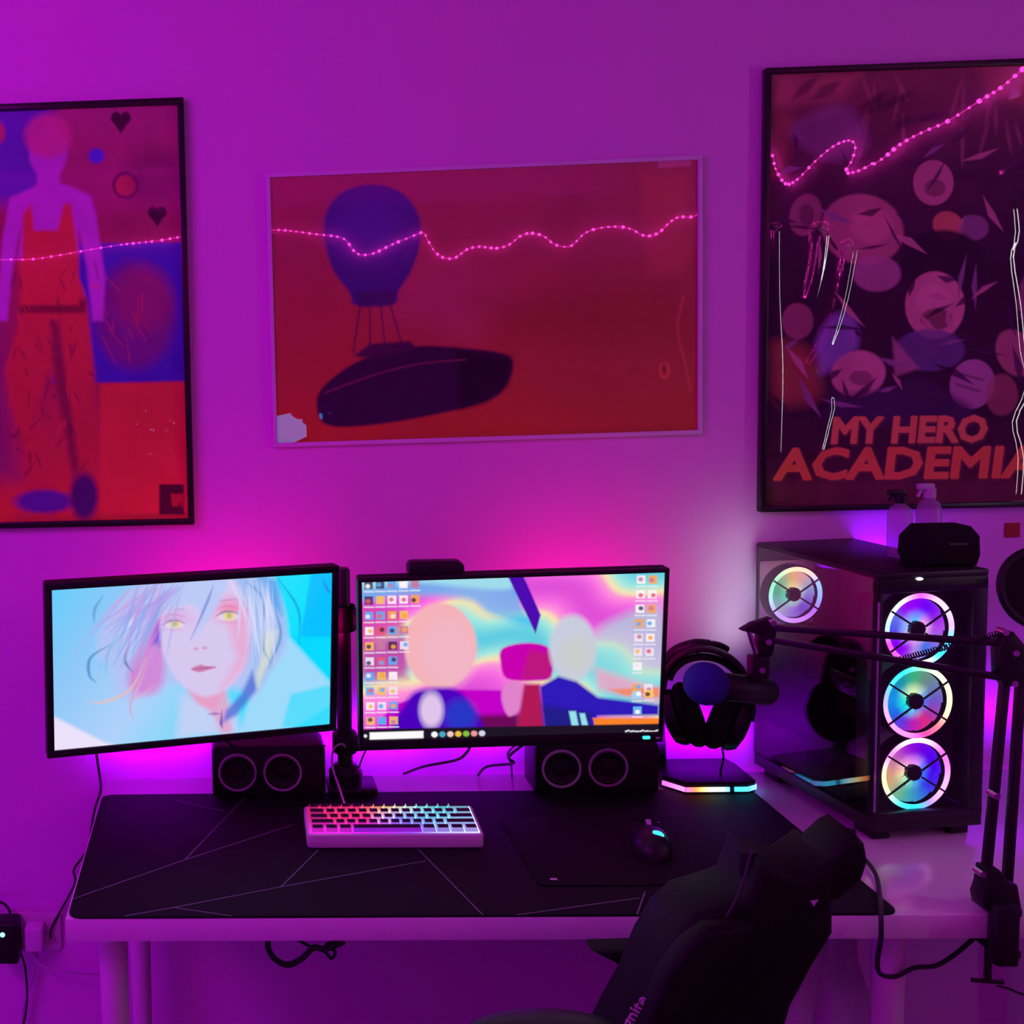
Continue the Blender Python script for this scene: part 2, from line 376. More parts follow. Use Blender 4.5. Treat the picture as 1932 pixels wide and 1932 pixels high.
# ================================================================ desk
Z = 0.74
desk = thing('desk', 'long white desk with round white legs along the wall', 'desk', (0.7, -0.32, 0))
finish(box(NB(), (0.03, 0.0, Z-.0195), (2.03, 0.604, 0.039), .0025), 'tabletop', WHITE_LAM, desk)
for lx in (-.215, 1.052, 1.68):
    for ly in (-.56, -.085):
        b = NB(); lathe(b, [(0, 0), (.018, 0), (.0185, .012), (.0245, .66), (.0245, .688), (.03, .690), (.03, .701), (0, .701)], 24, Matrix.Translation((lx-.7, ly+.32, 0)))
        finish(b, 'leg', WHITE_MET, desk)
# ---- desk mat
dm = thing('desk_mat', 'large black desk mat with thin grey angular lines covering the white desk', 'desk mat', (0.3765, -0.37, Z))
b = NB(); prism(b, rrect(1.315, .504, .022), 0, .004, .001, Matrix.Rotation(math.radians(90), 4, 'X'))
mt = finish(b, 'mat_sheet', MATCLOTH, dm)
lo = Vector(dm.location); ln = NB()
for seg in ([(137, 1696), (349, 1622), (556, 1555)], [(349, 1622), (461, 1505)], [(235, 1728), (328, 1712), (530, 1673), (804, 1624)], [(530, 1673), (601, 1603)], [(328, 1712), (437, 1728)], [(787, 1600), (911, 1726)], [(975, 1726), (1207, 1694)], [(1217, 1682), (1202, 1725)], [(332, 1511), (423, 1530)]):
    for p, q in zip(seg[:-1], seg[1:]):
        a, c = onz(*p, Z+.0044)-lo, onz(*q, Z+.0044)-lo; d = (c-a).normalized(); n = Vector((-d.y, d.x, 0))*.0013
        ln.faces.new([ln.verts.new(v) for v in (a-n, c-n, c+n, a+n)])
finish(ln, 'printed_lines', MATLINE, dm, smooth=False)
# ---- mouse pad
mp0 = onz(1038, 1668, Z+.006)
mpd = thing('mouse_pad', 'plain black mouse pad lying on the desk mat under the mouse', 'mouse pad', (mp0.x+.16, mp0.y+.13, Z+.004))
b = NB(); prism(b, rrect(.36, .27, .012), 0, .003, .0008, Matrix.Rotation(math.radians(90), 4, 'X'))
finish(b, 'pad_sheet', mat('pad_cloth', (0.007, 0.006, 0.008), 0.8, spec=0.2), mpd)
finish(box(NB(), (-.15, -.115, .0034), (.012, .006, .0006)), 'tag', RINGGREY, mpd, smooth=False)

# ================================================================ monitors
def monitor(name, label, loc, eul, wd, ht, bez, art, bottom=None, screenmat=None):
    M3 = Matrix.Rotation(eul[0], 4, 'Z') @ Matrix.Rotation(eul[1], 4, 'X') @ Matrix.Rotation(eul[2], 4, 'Y')
    m = thing(name, label, 'monitor', loc); m.rotation_euler = M3.to_euler()
    bt = bottom or bez; th = .018
    W2, H2 = wd/2+bez, ht/2
    b = NB()      # bezel: four bars around the screen, proud of it
    box(b, (0, .004, H2+bez/2), (2*W2, .012, bez), .0015); box(b, (0, .004, -H2-bt/2), (2*W2, .012, bt), .0015)
    for s in (-1, 1): box(b, (s*(wd/2+bez/2), .004, 0), (bez, .012, ht+.001), .0015)
    finish(b, 'bezel', BLACK, m)
    b = NB(); box(b, (0, .018, (bez-bt)/2), (2*W2, .018, ht+bez+bt), .004); box(b, (0, .034, -.02), (wd*.62, .03, ht*.6), .012, 3)
    finish(b, 'back_housing', BLACK, m)
    finish(box(NB(), (0, .053, 0), (.1, .012, .1), .003), 'mounting_plate', BLACK_MET, m)
    sheet('screen', art, wd, ht, screenmat, m, y=.002)
    return m
SCR = attr_emit('screen_glow', 1.0, 0.35)
SCR.cycles.emission_sampling = 'NONE'
# left screen: generic painted portrait in pale blue and lavender
A = Art(530, 300, [(98, 1114), (627, 1080), (622, 1367), (103, 1416)], srgb)
t = (A.X-98)/530+0.35*(A.Y-1100)/300
A.ramp(t, [(0, (95, 205, 250)), (.25, (140, 200, 248)), (.55, (175, 210, 250)), (.8, (120, 215, 250)), (1.0, (20, 220, 255)), (1.3, (30, 205, 255))])
A.poly([(585, 1060), (640, 1060), (640, 1200), (560, 1218)], (0, 190, 255), 3, .9)
A.poly([(515, 1070), (588, 1070), (560, 1218), (530, 1180)], (0, 225, 255), 3, .9)
A.poly([(538, 1200), (630, 1290), (640, 1200), (580, 1200)], (0, 218, 255), 2, .9)
A.poly([(540, 1200), (628, 1292), (625, 1330), (525, 1390), (440, 1400), (470, 1300)], (165, 218, 250), 5, .9)
A.poly([(545, 1310), (630, 1290), (625, 1372), (528, 1374)], (60, 220, 252), 4, .8)
A.poly([(100, 1350), (190, 1400), (230, 1412), (100, 1420)], (235, 225, 250), 4, 1)
A.poly([(335, 1310), (440, 1330), (445, 1385), (325, 1395)], (200, 208, 245), 10, .9)               # neck and shoulder
A.poly([(352, 1310), (420, 1300), (432, 1385), (410, 1385), (395, 1350)], (225, 165, 205), 6, .9)
A.poly([(250, 1105), (330, 1085), (430, 1080), (500, 1090), (530, 1150), (535, 1220), (500, 1270), (470, 1320), (440, 1300), (300, 1290), (250, 1320), (215, 1310), (205, 1260), (180, 1230), (190, 1180)], (178, 196, 245), 9, 1, 6)  # hair mass
A.poly([(285, 1155), (300, 1150), (300, 1290), (255, 1310), (235, 1280), (255, 1220)], (215, 110, 205), 9, .75, 5)
A.poly([(292, 1150), (312, 1150), (300, 1220), (280, 1215)], (125, 80, 215), 7, .8)
A.poly([(300, 1140), (340, 1105), (410, 1090), (455, 1110), (468, 1170), (460, 1230), (448, 1270), (415, 1305), (378, 1316), (345, 1300), (315, 1265), (297, 1215)], (215, 200, 240), 4, 1, 6)  # face
A.poly([(420, 1140), (465, 1140), (464, 1230), (450, 1265), (410, 1300), (440, 1240), (425, 1190)], (235, 160, 205), 10, .7)
A.ell(428, 1150, 36, 20, (245, 130, 180), 14, .7); A.ell(322, 1168, 26, 16, (225, 150, 220), 12, .6)
A.poly([(345, 1300), (380, 1316), (415, 1305), (400, 1340), (365, 1330)], (235, 150, 190), 5, .6)
for ex, ey, er in ((321, 1178, 20), (424, 1162, 23)):
    A.ell(ex, ey, er*1.05, er*.42, (232, 222, 246), 3, .7); A.ell(ex+1, ey-1, er*.5, er*.44, (228, 216, 150), 3, .95); A.ell(ex+2, ey-1, er*.2, er*.22, (190, 165, 110), 3, .8)
    A.poly([(ex-er-3, ey+2), (ex-er*.5, ey-er*.40), (ex+er*.3, ey-er*.46), (ex+er+2, ey-1), (ex+er*.4, ey-er*.26), (ex-er*.4, ey-er*.22)], (150, 95, 165), 2, .8, 4)
    A.line([(ex-er*.8, ey+er*.36), (ex, ey+er*.5), (ex+er*.8, ey+er*.32)], 2.2, (220, 150, 190), 1.5, .6, True, 5)
    A.line([(ex-er, ey-13), (ex, ey-19), (ex+er, ey-14)], 2.5, (205, 120, 170), 1.5, .6, True, 5)
A.line([(322, 1152), (340, 1148)], 3, (170, 150, 205), 2, .6); A.line([(404, 1134), (445, 1130)], 3, (185, 140, 190), 2, .7)
A.ell(362, 1224, 4, 2.5, (205, 130, 180), 2, .8); A.ell(379, 1222, 4, 2.5, (205, 130, 180), 2, .8)
A.poly([(353, 1262), (370, 1254), (380, 1256), (401, 1258), (385, 1264), (368, 1268)], (205, 110, 165), 2, .9, 4); A.line([(355, 1263), (378, 1260), (400, 1259)], 2, (150, 80, 130), 1, .8, True)
A.poly([(330, 1085), (420, 1082), (412, 1125), (385, 1170), (355, 1205), (372, 1160), (345, 1140), (300, 1160), (270, 1190), (240, 1240), (225, 1230), (255, 1150)], (186, 202, 247), 4, .95, 4)  # fringe
A.poly([(440, 1085), (500, 1090), (530, 1150), (530, 1215), (505, 1265), (478, 1300), (470, 1240), (466, 1170), (450, 1120)], (160, 190, 240), 6, .95, 4)
A.poly([(480, 1085), (520, 1095), (528, 1160), (505, 1140)], (40, 160, 235), 7, .7)
A.poly([(470, 1265), (448, 1310), (420, 1340), (412, 1365), (440, 1350), (480, 1300)], (70, 110, 215), 5, .85)
A.poly([(495, 1190), (520, 1190), (505, 1240), (480, 1300), (478, 1270), (490, 1240)], (225, 230, 190), 6, .7)
for k, (p, col) in enumerate([([(190, 1125), (175, 1150), (174, 1175)], (90, 150, 205)), ([(205, 1215), (168, 1240), (165, 1272), (178, 1288)], (40, 130, 190)), ([(240, 1210), (230, 1245), (246, 1270)], (70, 95, 170)), ([(225, 1195), (200, 1230), (195, 1275)], (130, 190, 230)), ([(270, 1240), (240, 1300), (190, 1325), (165, 1322)], (235, 190, 180)), ([(285, 1215), (262, 1275), (240, 1330), (246, 1362)], (215, 160, 200)), ([(395, 1105), (382, 1140), (352, 1207)], (120, 130, 215)), ([(500, 1170), (492, 1220), (505, 1250)], (110, 160, 140)), ([(515, 1150), (525, 1200), (500, 1262)], (90, 140, 200)), ([(455, 1095), (490, 1130), (490, 1200)], (90, 150, 225)), ([(420, 1085), (440, 1120), (470, 1190)], (225, 215, 250)), ([(520, 1090), (560, 1150), (562, 1215)], (20, 160, 220)), ([(608, 1090), (618, 1112), (625, 1118)], (40, 120, 220)), ([(300, 1110), (255, 1150), (220, 1215)], (215, 220, 252)), ([(345, 1100), (290, 1150), (262, 1220)], (150, 165, 235)), ([(290, 1290), (250, 1315), (262, 1280)], (220, 170, 215)), ([(412, 1340), (410, 1365), (413, 1375)], (60, 60, 170)), ([(385, 1348), (410, 1347)], (150, 100, 170))]):
    A.line(p, 5, col, 2, .8, True, 6)
gs = np.random.default_rng(21)
for k in range(90):      # loose hair strands, left and right of the face
    if k % 3: x0, y0, dx = gs.uniform(250, 400), gs.uniform(1086, 1120), -gs.uniform(30, 110)
    else: x0, y0, dx = gs.uniform(440, 510), gs.uniform(1086, 1130), gs.uniform(-8, 34)
    L0 = gs.uniform(60, 170)
    if k % 3 and x0+dx*.5 > 300 and y0+L0 > 1165: x0 -= 60
    A.line([(x0, y0), (x0+dx*.45, y0+L0*.45), (x0+dx*(.9 if k % 2 else 1.1), y0+L0)], gs.uniform(2, 6), [(205, 212, 250), (150, 175, 240), (190, 150, 235), (225, 225, 252), (120, 170, 235), (215, 150, 215)][k % 6], 1.5, .5, True, 5)
monL = monitor('monitor', 'left monitor showing a pale blue painted portrait, turned inward', (-.071, -.342, 1.087), (math.radians(15.92), math.radians(3.19), math.radians(.715)), .527, .2965, .0135, A, None, SCR)
# right screen: generic stand-in desktop, pastel swirls with plain rounded shapes in the same colours
A = Art(570, 320, [(683, 1099), (1255, 1081), (1243, 1381), (686, 1398)], srgb)
sw = np.sin((A.Y-1080)/38+1.6*np.sin((A.X-700)/130)+.35*np.sin((A.X+A.Y)/31))*.5+.5
A.ramp(sw, [(0, (95, 205, 225)), (.22, (160, 232, 225)), (.42, (245, 228, 175)), (.58, (252, 150, 215)), (.78, (248, 110, 225)), (1, (225, 80, 215))])
A.poly([(680, 1100), (960, 1090), (985, 1140), (1005, 1180), (930, 1160), (880, 1130), (760, 1125), (680, 1135)], (20, 185, 240), 8, .75, 5)
A.poly([(680, 1095), (965, 1085), (960, 1112), (870, 1108), (780, 1100), (690, 1112)], (165, 230, 235), 6, .8, 5)
A.poly([(680, 1140), (760, 1150), (770, 1260), (750, 1275), (680, 1278)], (205, 60, 150), 8, .7)
A.poly([(680, 1210), (770, 1205), (770, 1280), (690, 1290)], (195, 40, 170), 8, .7)
A.poly([(1180, 1160), (1250, 1150), (1245, 1290), (1120, 1270), (1120, 1200)], (150, 222, 222), 12, .6, 5)
A.poly([(1125, 1260), (1250, 1300), (1245, 1330), (1130, 1300)], (250, 150, 190), 8, .7)
A.poly([(958, 1085), (988, 1085), (1022, 1160), (1012, 1195), (998, 1165)], (75, 10, 175), 2, 1)           # window pillar
A.poly([(845, 1300), (960, 1302), (985, 1400), (690, 1402), (740, 1330)], (195, 0, 200), 3, 1)               # cabin interior
A.poly([(900, 1350), (1020, 1345), (1030, 1392), (900, 1394)], (90, 10, 60), 6, .9)
A.poly([(950, 1222), (1000, 1212), (1040, 1225), (1042, 1275), (1010, 1284), (958, 1280), (946, 1250)], (200, 0, 175), 3, 1, 4)   # seat headrest
A.poly([(1000, 1225), (1042, 1232), (1040, 1278), (985, 1280)], (185, 25, 110), 6, .8)
A.poly([(955, 1290), (985, 1288), (988, 1330), (962, 1352), (948, 1318)], (225, 130, 205), 3, 1, 4)
A.poly([(990, 1290), (1020, 1290), (1032, 1390), (975, 1392)], (175, 25, 85), 4, 1)
A.ell(832, 1218, 68, 80, (245, 178, 185), 3, 1); A.ell(845, 1232, 52, 60, (240, 182, 200), 14, .8)                                # plain rounded shape
A.poly([(770, 1320), (800, 1300), (860, 1300), (890, 1330), (905, 1385), (748, 1388)], (75, 0, 190), 6, 1, 4)
A.ell(870, 1350, 30, 30, (20, 60, 200), 10, .8); A.ell(815, 1340, 22, 34, (235, 205, 238), 6, .9)
A.ell(1082, 1222, 44, 62, (200, 205, 222), 5, 1); A.ell(1090, 1235, 30, 34, (205, 205, 200), 12, .8)                              # second plain rounded shape
A.poly([(1020, 1295), (1055, 1275), (1090, 1285), (1130, 1315), (1245, 1330), (1245, 1350), (1130, 1352), (1118, 1382), (1030, 1385)], (45, 25, 185), 4, 1)
A.poly([(1025, 1330), (1120, 1345), (1112, 1384), (1032, 1386)], (30, 30, 130), 6, .9)
A.poly([(1120, 1355), (1245, 1355), (1245, 1374), (1125, 1374)], (250, 130, 40), 2, 1); A.poly([(1150, 1300), (1245, 1296), (1245, 1315), (1180, 1312)], (245, 135, 90), 3, .9)
A.poly([(1075, 1342), (1088, 1342), (1095, 1378), (1082, 1378)], (150, 225, 235), 2, 1); A.poly([(1095, 1346), (1105, 1346), (1113, 1377), (1101, 1377)], (150, 225, 235), 2, 1)
g = np.random.default_rng(3)
pal = [(255, 245, 250), (250, 165, 50), (240, 230, 245), (200, 120, 160), (90, 170, 240), (245, 190, 90), (60, 40, 80), (230, 90, 110)]
def icon(x, y, c1, c2):
    A.poly([(x-8, y-9), (x+8, y-9), (x+8, y+6), (x-8, y+6)], c1, 1.2, .9); A.ell(x+g.uniform(-3, 3), y+g.uniform(-4, 2), 4.5, 4, c2, 1.2, .9)
    A.line([(x-9, y+11), (x+9, y+11)], 2.4, (245, 240, 250), 1, .75)
for r in range(10):
    n = 5 if r < 2 else (4 if r < 5 else 3)
    for k in range(n):
        icon(696+k*22+r*.4, 1106+r*28.5-k*.6, pal[g.integers(len(pal))], pal[g.integers(len(pal))])
for r in range(8):
    for k in range(2):
        if (r, k) not in ((6, 1),): icon(1211+k*22-r*1.2, 1096+r*27+(14 if r > 6 else 0), pal[g.integers(3)], pal[g.integers(len(pal))])
icon(1203, 1312, (150, 215, 250), (255, 255, 255)); icon(1204, 1342, (110, 190, 245), (255, 255, 255)); icon(1226, 1310, (250, 200, 90), (60, 40, 60))
A.poly([(683, 1377), (1245, 1366), (1245, 1384), (684, 1402)], (28, 20, 34), 1.5, 1)                                             # taskbar
A.poly([(698, 1383), (800, 1380), (800, 1394), (698, 1397)], (252, 250, 252), 1.2, 1); A.ell(690, 1390, 3, 3, (240, 240, 245), 1.2)
for k, c in enumerate(((250, 250, 250), (70, 170, 200), (245, 200, 190), (240, 190, 70), (130, 190, 60), (240, 150, 160), (210, 215, 240))):
    A.ell(821+k*15, 1387-k*.4, 6, 5.5, c, 1.2)
for k in range(7): A.line([(1182+k*9, 1381), (1188+k*9, 1379+(k % 3))], 2.6, (245, 240, 250), 1)
monR = monitor('monitor', 'right monitor showing a colourful desktop with icons and taskbar', (.490, -.392, 1.096), (math.radians(1.373), math.radians(5.857), math.radians(-.597)), .527, .2965, .0075, A, .019, SCR)
CYANLED = mat('cyan_led', (0, 0.02, 0.02), .4, emit=(0.05, .8, .85), estr=1.4)
finish(prism(NB(), rrect(.014, .006, .003), -.0035, -.001), 'power_led', CYANLED, monR, loc=(.241, 0, -.157))
finish(prism(NB(), rrect(.008, .003, .0014), -.0035, -.001), 'button_mark', RINGGREY, monR, loc=(.2615, 0, -.158))
# ---- webcam on the right monitor
wc = thing('webcam', 'small black webcam clipped on top of the right monitor', 'webcam', at(820, 1084, -.375))
finish(prism(NB(), rrect(.098, .028, .011), -.022, .016, .004), 'body', BLACK, wc, loc=(0, 0, .012))
b = NB(); lathe(b, [(0, .002), (.008, .002), (.0085, 0), (.0095, 0), (.0095, .003), (0, .003)], 20, Matrix.Translation((0, -.023, .012)) @ Matrix.Rotation(math.radians(90), 4, 'X'))
finish(b, 'lens', BLACK_GL, wc)
b = NB(); box(b, (0, .018, -.018), (.04, .006, .04), .002); finish(b, 'clip', BLACK, wc)
# ---- twin monitor stand
pb = Vector((.222, -.105, Z))
ms = thing('monitor_stand', 'black pole stand between the monitors with two side arms', 'monitor stand', pb)
b = NB(); box(b, (.012, 0, .012), (.10, .075, .016), .005); box(b, (.012, .066, .010), (.06, .066, .010), .002); box(b, (.012, .0945, -.022), (.06, .009, .074), .002); finish(b, 'clamp_base', BLACK, ms)
b = NB(); lathe(b, [(0, .02), (.034, .02), (.034, .045), (.024, .058), (.0155, .062), (.0155, .462), (.012, .468), (0, .468)], 24); finish(b, 'pole', BLACK_MET, ms)
b = NB(); lathe(b, [(.016, .085), (.024, .085), (.026, .09), (.026, .122), (.022, .128), (.016, .128)], 20); box(b, (.022, -.012, .106), (.03, .03, .025), .004); finish(b, 'collar', BLACK, ms)
armz = 1.105-Z
for nm, mon, dx in (('l', monL, -1), ('r', monR, 1)):
    mw = Matrix.Translation(mon.location) @ mon.rotation_euler.to_matrix().to_4x4(); tgt = mw @ Vector((0, .06, 0)) - pb
    b = NB(); lathe(b, [(.016, armz-.026), (.025, armz-.026), (.025, armz+.026), (.016, armz+.026)], 20)
    mid = Vector((dx*.10, (-.10 if dx < 0 else -.06), armz))
    for a_, c_ in ((Vector((dx*.015, -.006, armz)), mid), (mid, Vector((tgt.x, tgt.y+.02, armz)))):
        d = c_-a_; ang = math.atan2(d.y, d.x)
        box(b, (d.length/2, 0, 0), (d.length+.02, .016, .044), .004, 2, Matrix.Translation(a_) @ Matrix.Rotation(ang, 4, 'Z'))
    cyl(b, mid-Vector((0, 0, .026)), mid+Vector((0, 0, .026)), .014); cyl(b, (tgt.x, tgt.y+.03, armz), (tgt.x, tgt.y, tgt.z), .012)
    finish(b, 'arm', BLACK_MET, ms)

# ================================================================ speakers
CONE = mat('speaker_cone', (0.006, 0.005, 0.007), .6)
def speaker(label, x0, x1, y, ringpx, topz):
    wd = x1-x0; xc = (x0+x1)/2; h = topz-Z-.0042
    s = thing('speaker', label, 'speaker', (xc, y, Z+.0042), group='pair of black desk speakers')
    finish(prism(NB(), rrect(wd, h, .014, cz=h/2), 0, .085, .006), 'cabinet', BLACK, s)
    for px, py in ringpx:
        p = at(px, py, y)-Vector(s.location); Mx = Matrix.Translation((p.x, 0, p.z)) @ Matrix.Rotation(math.radians(90), 4, 'X')
        b = NB(); lathe(b, [(.0345, -.004), (.0345, .003), (.037, .0036), (.0392, .003), (.0392, -.004)], 40, Mx); d = finish(b, 'driver_ring', RINGGREY, s)
        b = NB(); lathe(b, [(.0345, .0015), (.031, .003), (.027, .001), (.012, -.001), (.011, .003), (0, .006)], 32, Mx); finish(b, 'cone', CONE, d)
    return s
speaker('black two-ring speaker under the left monitor', -.052, .178, -.148, [(448, 1457), (533, 1457)], at(480, 1407, -.148).z)
speaker('black two-ring speaker under the right monitor beside the headset', .596, .842, -.150, [(1059, 1450), (1147, 1448)], at(1100, 1402, -.150).z)

# ================================================================ keyboard
KBM = attr_emit('key_backlight', 1.0, .5); KBM.cycles.emission_sampling = 'NONE'
KEYSIDE = mat('keycap_translucent_skirt', (.25, .25, .27), .5)      # light-passing skirts tinted by the LED under each key
_n = KEYSIDE.node_tree; _o = _n.nodes.new('ShaderNodeObjectInfo'); _p = _n.nodes['Principled BSDF']
_n.links.new(_o.outputs['Color'], _p.inputs['Emission Color']); _p.inputs['Emission Strength'].default_value = .62; KEYSIDE.cycles.emission_sampling = 'NONE'
kb = thing('keyboard', 'compact white keyboard with black keys and rainbow backlight', 'keyboard', (.283, -.327, Z+.0042), (math.radians(5), 0, math.radians(-.6)))
KW, KD = .318, .110
finish(prism(NB(), rrect(KW, KD, .008), 0, .026, .003, Matrix.Rotation(math.radians(90), 4, 'X')), 'case', KEYCASE, kb, loc=(0, 0, 0.0055))
for sx in (-.12, .12): finish(box(NB(), (sx, .042, .002), (.03, .012, .011), .002), 'foot', BLACK, kb)
def hue(u, v):      # u 0..1 left-right, v 0 top row .. 1 bottom row
    top = [(0, (150, 20, 50)), (.1, (235, 40, 80)), (.3, (250, 50, 80)), (.40, (255, 130, 60)), (.5, (255, 225, 150)), (.62, (215, 250, 225)), (.72, (110, 235, 230)), (.88, (60, 200, 215)), (1, (170, 190, 205))]
    mid = [(0, (150, 10, 90)), (.15, (245, 40, 85)), (.36, (250, 40, 120)), (.44, (245, 190, 255)), (.55, (130, 150, 255)), (.7, (100, 200, 250)), (.85, (110, 220, 245)), (1, (170, 190, 240))]
    bot = [(0, (215, 20, 200)), (.15, (225, 30, 205)), (.4, (160, 10, 215)), (.6, (120, 60, 230)), (.75, (150, 150, 250)), (1, (185, 180, 255))]
    def ev(s, t): return np.array([np.interp(t, [k for k, _ in s], [c[i] for _, c in s]) for i in range(3)])
    c = ev(top, u)*(1-min(1, v*2))+ev(mid, u)*min(1, v*2) if v < .5 else ev(mid, u)*(1-(v-.5)*2)+ev(bot, u)*((v-.5)*2)
    return srgb(c)
a_ = Art(62, 22, [(0, 0), (1, 0), (1, 1), (0, 1)], lambda c: np.array(c, float))
for j in range(22):
    for i in range(62): a_.c[j, i] = hue(i/61, j/21)*2.2
o = sheet('backlight', a_, KW-.012, KD-.012, KBM, kb); o.rotation_euler = (math.radians(-90), 0, 0); o.location = (0, 0, .0325)
u_ = (KW-.016)/15; rows = [[1]*13+[2], [1.5]+[1]*12+[1.5], [1.75]+[1]*11+[2.25], [2.25]+[1]*10+[2.75], [1.25]*3+[6.25]+[1.25]*4]
kmesh = {}
for r, row in enumerate(rows):
    x = -(KW-.016)/2
    for wdt in row:
        if wdt not in kmesh:
            b = NB(); t = bmesh.new(); bmesh.ops.create_cube(t, size=1)
            for v in t.verts:
                top = v.co.z > 0; sxx, syy = (wdt*u_-.0062, u_-.0084) if top else (wdt*u_-.0022, u_-.0026)
                v.co = Vector((v.co.x*sxx, v.co.y*syy+(.0006 if top else 0), .0088 if top else .0012))
            bmesh.ops.bevel(t, geom=[e for e in t.edges if e.verts[0].co.z > .006 and e.verts[1].co.z > .006], offset=.0008, segments=1, affect='EDGES')
            t.normal_update()
            for f_ in t.faces: f_.material_index = 0 if f_.normal.z > .5 else 1
            _merge(b, t, None); o = finish(b, 'keycap', KEYCAP, kb, smooth=False); o.data.materials.append(KEYSIDE); kmesh[wdt] = o.data
        else:
            o = bpy.data.objects.new('keycap', kmesh[wdt]); C.objects.link(o); o.parent = kb
        o.location = (x+wdt*u_/2, (2-r)*u_*.985, .0325); o.color = (*hue((x+wdt*u_/2)/(KW-.016)+.5, r/4), 1); x += wdt*u_
kc = thing('keyboard_cable', 'pale cable curling up from the keyboard to the stand', 'cable', onz(650, 1517, Z+.03))
o0 = Vector(kc.location)
pts = [at(651, 1520, -.277), at(640, 1485, -.24), at(628, 1450, -.20), at(627, 1425, -.18), at(633, 1409, -.16), at(645, 1404, -.14), at(655, 1412, -.125)]
finish(tube(NB(), [p-o0 for p in spline(pts, 8)], .0022, 8), 'cord', CABLE_W, kc)

# ================================================================ mouse
mo = onz(1229, 1588, Z+.02)
ms_ = thing('computer_mouse', 'black gaming mouse with a glowing cyan logo on the mouse pad', 'mouse', (mo.x, mo.y, Z+.0072), (0, 0, math.radians(-12)))
def mouse_z(x, y):
    q = max(0, 1-(abs(x)/.033)**2.6)*max(0, 1-(abs(y+.0)/.062)**2.8); return .038*q**.5*(1-.22*(y/.062))
b = NB(); nx_, ny_ = 22, 30; gr = []
for j in range(ny_+1):
    y = -.062+.124*j/ny_; wx = .033*max(0.001, (1-abs(y/.062)**2.8))**.5*(1-.06*math.cos(y*40))
    gr.append([b.verts.new((wx*math.sin(math.pi*(i/nx_-.5)), y, .037*max(0, 1-abs(y/.062)**2.6)**.55*math.cos(math.pi*(i/nx_-.5))**.7*(1-.2*y/.062)+.001)) for i in range(nx_+1)])
for j in range(ny_):
    for i in range(nx_): b.faces.new((gr[j][i], gr[j][i+1], gr[j+1][i+1], gr[j+1][i]))
finish(b, 'shell', BLACK, ms_, angle=1.2)
cyl(bw := NB(), (-.004, .036, .029), (.004, .036, .029), .009, seg=20); finish(bw, 'scroll_wheel', RINGGREY, ms_)
for sx in (-1, 1): finish(box(NB(), (sx*.0125, .040, .0315), (.016, .038, .003), .0014, 2, Matrix.Translation((0, 0, .011)) @ Matrix.Rotation(math.radians(-17), 4, 'X')), 'button', BLACK_GL, ms_)
b = NB(); ellipsoid(b, (0, 0, 0), (.010, .0085, .0025)); finish(b, 'logo_light', CYANLED, ms_, loc=(.008, -.022, .0372), rot=(math.radians(14), math.radians(14), 0))

# ================================================================ headset and its lit stand
HB = Vector((.945, -.088, Z))
hs = thing('headset_stand', 'black headset stand with a rainbow light strip around its base', 'headset stand', HB)
base_poly = [(-.078, .075), (.085, .075), (.092, .045), (.092, -.045), (.072, -.056), (-.050, -.056), (-.080, -.018)]
b = NB(); prism(b, base_poly, -.028, -.002, .002, Matrix.Rotation(math.radians(-90), 4, 'X')); finish(b, 'base', BLACK, hs, angle=.4)
# light strip segments along the front of the base
def strip(a, c, cols, st):
    a, c = Vector(a), Vector(c); d = (c-a).normalized(); n = Vector((d.y, -d.x, 0)); N = 10; vs_, cl = [], []
    me = bpy.data.meshes.new('light_strip'); fs = []
    for k in range(N+1):
        p = a+(c-a)*k/N; col = np.array([np.interp(k/N, np.linspace(0, 1, len(cols)), [q[i] for q in cols]) for i in range(3)]); col = srgb(col)
        for dz, dn in ((0, 0), (0, .003), (.0085, .003), (.0085, 0)): vs_.append(p+n*dn+Vector((0, 0, dz))); cl.append(col)
    for k in range(N):
        for q in range(4): fs.append((k*4+q, k*4+(q+1) % 4, k*4+4+(q+1) % 4, k*4+4+q))
    me.from_pydata([tuple(v) for v in vs_], [], fs); setcol(me, np.array(cl)); me.materials.append(st)
    o = bpy.data.objects.new('light_strip', me); C.objects.link(o); o.parent = hs
STR = attr_emit('strip_glow', 2.6)
strip((-.080, -.018, .009), (-.050, -.056, .009), [(245, 80, 240), (255, 120, 230)], STR)
strip((-.050, -.056, .009), (.036, -.056, .009), [(255, 90, 170), (255, 120, 60), (255, 240, 150), (220, 255, 255), (90, 220, 255)], STR)
strip((.046, -.056, .009), (.072, -.056, .009), [(60, 200, 255), (70, 220, 255)], STR)
strip((.072, -.056, .009), (.092, -.045, .009), [(80, 200, 255), (120, 150, 255)], STR)
strip((.092, -.045, .009), (.092, -.005, .009), [(90, 190, 255), (40, 170, 250)], STR)
strip((.092, .005, .009), (.092, .040, .009), [(255, 130, 220), (240, 110, 220)], STR)
b = NB(); pts = [(-.062, .045, .02), (-.066, .045, .12), (-.064, .040, .20), (-.045, .030, .262), (-.010, .012, .288), (.02, .0, .290)]
for a_, c_ in ((pts, .0),):
    sp = [Vector(p) for p in spline(a_, 6)]
    for i in range(len(sp)-1):
        pass
    tube(b, sp, [.014]*4+[.013]*(len(sp)-4), 12)
finish(b, 'post', BLACK, hs)
b = NB(); torus(b, .05, .009, 16, 10, Matrix.Translation((.02, 0, .242)) @ Matrix.Rotation(math.radians(90), 4, 'X'), math.radians(50), math.radians(130)); finish(b, 'cradle', BLACK, hs)
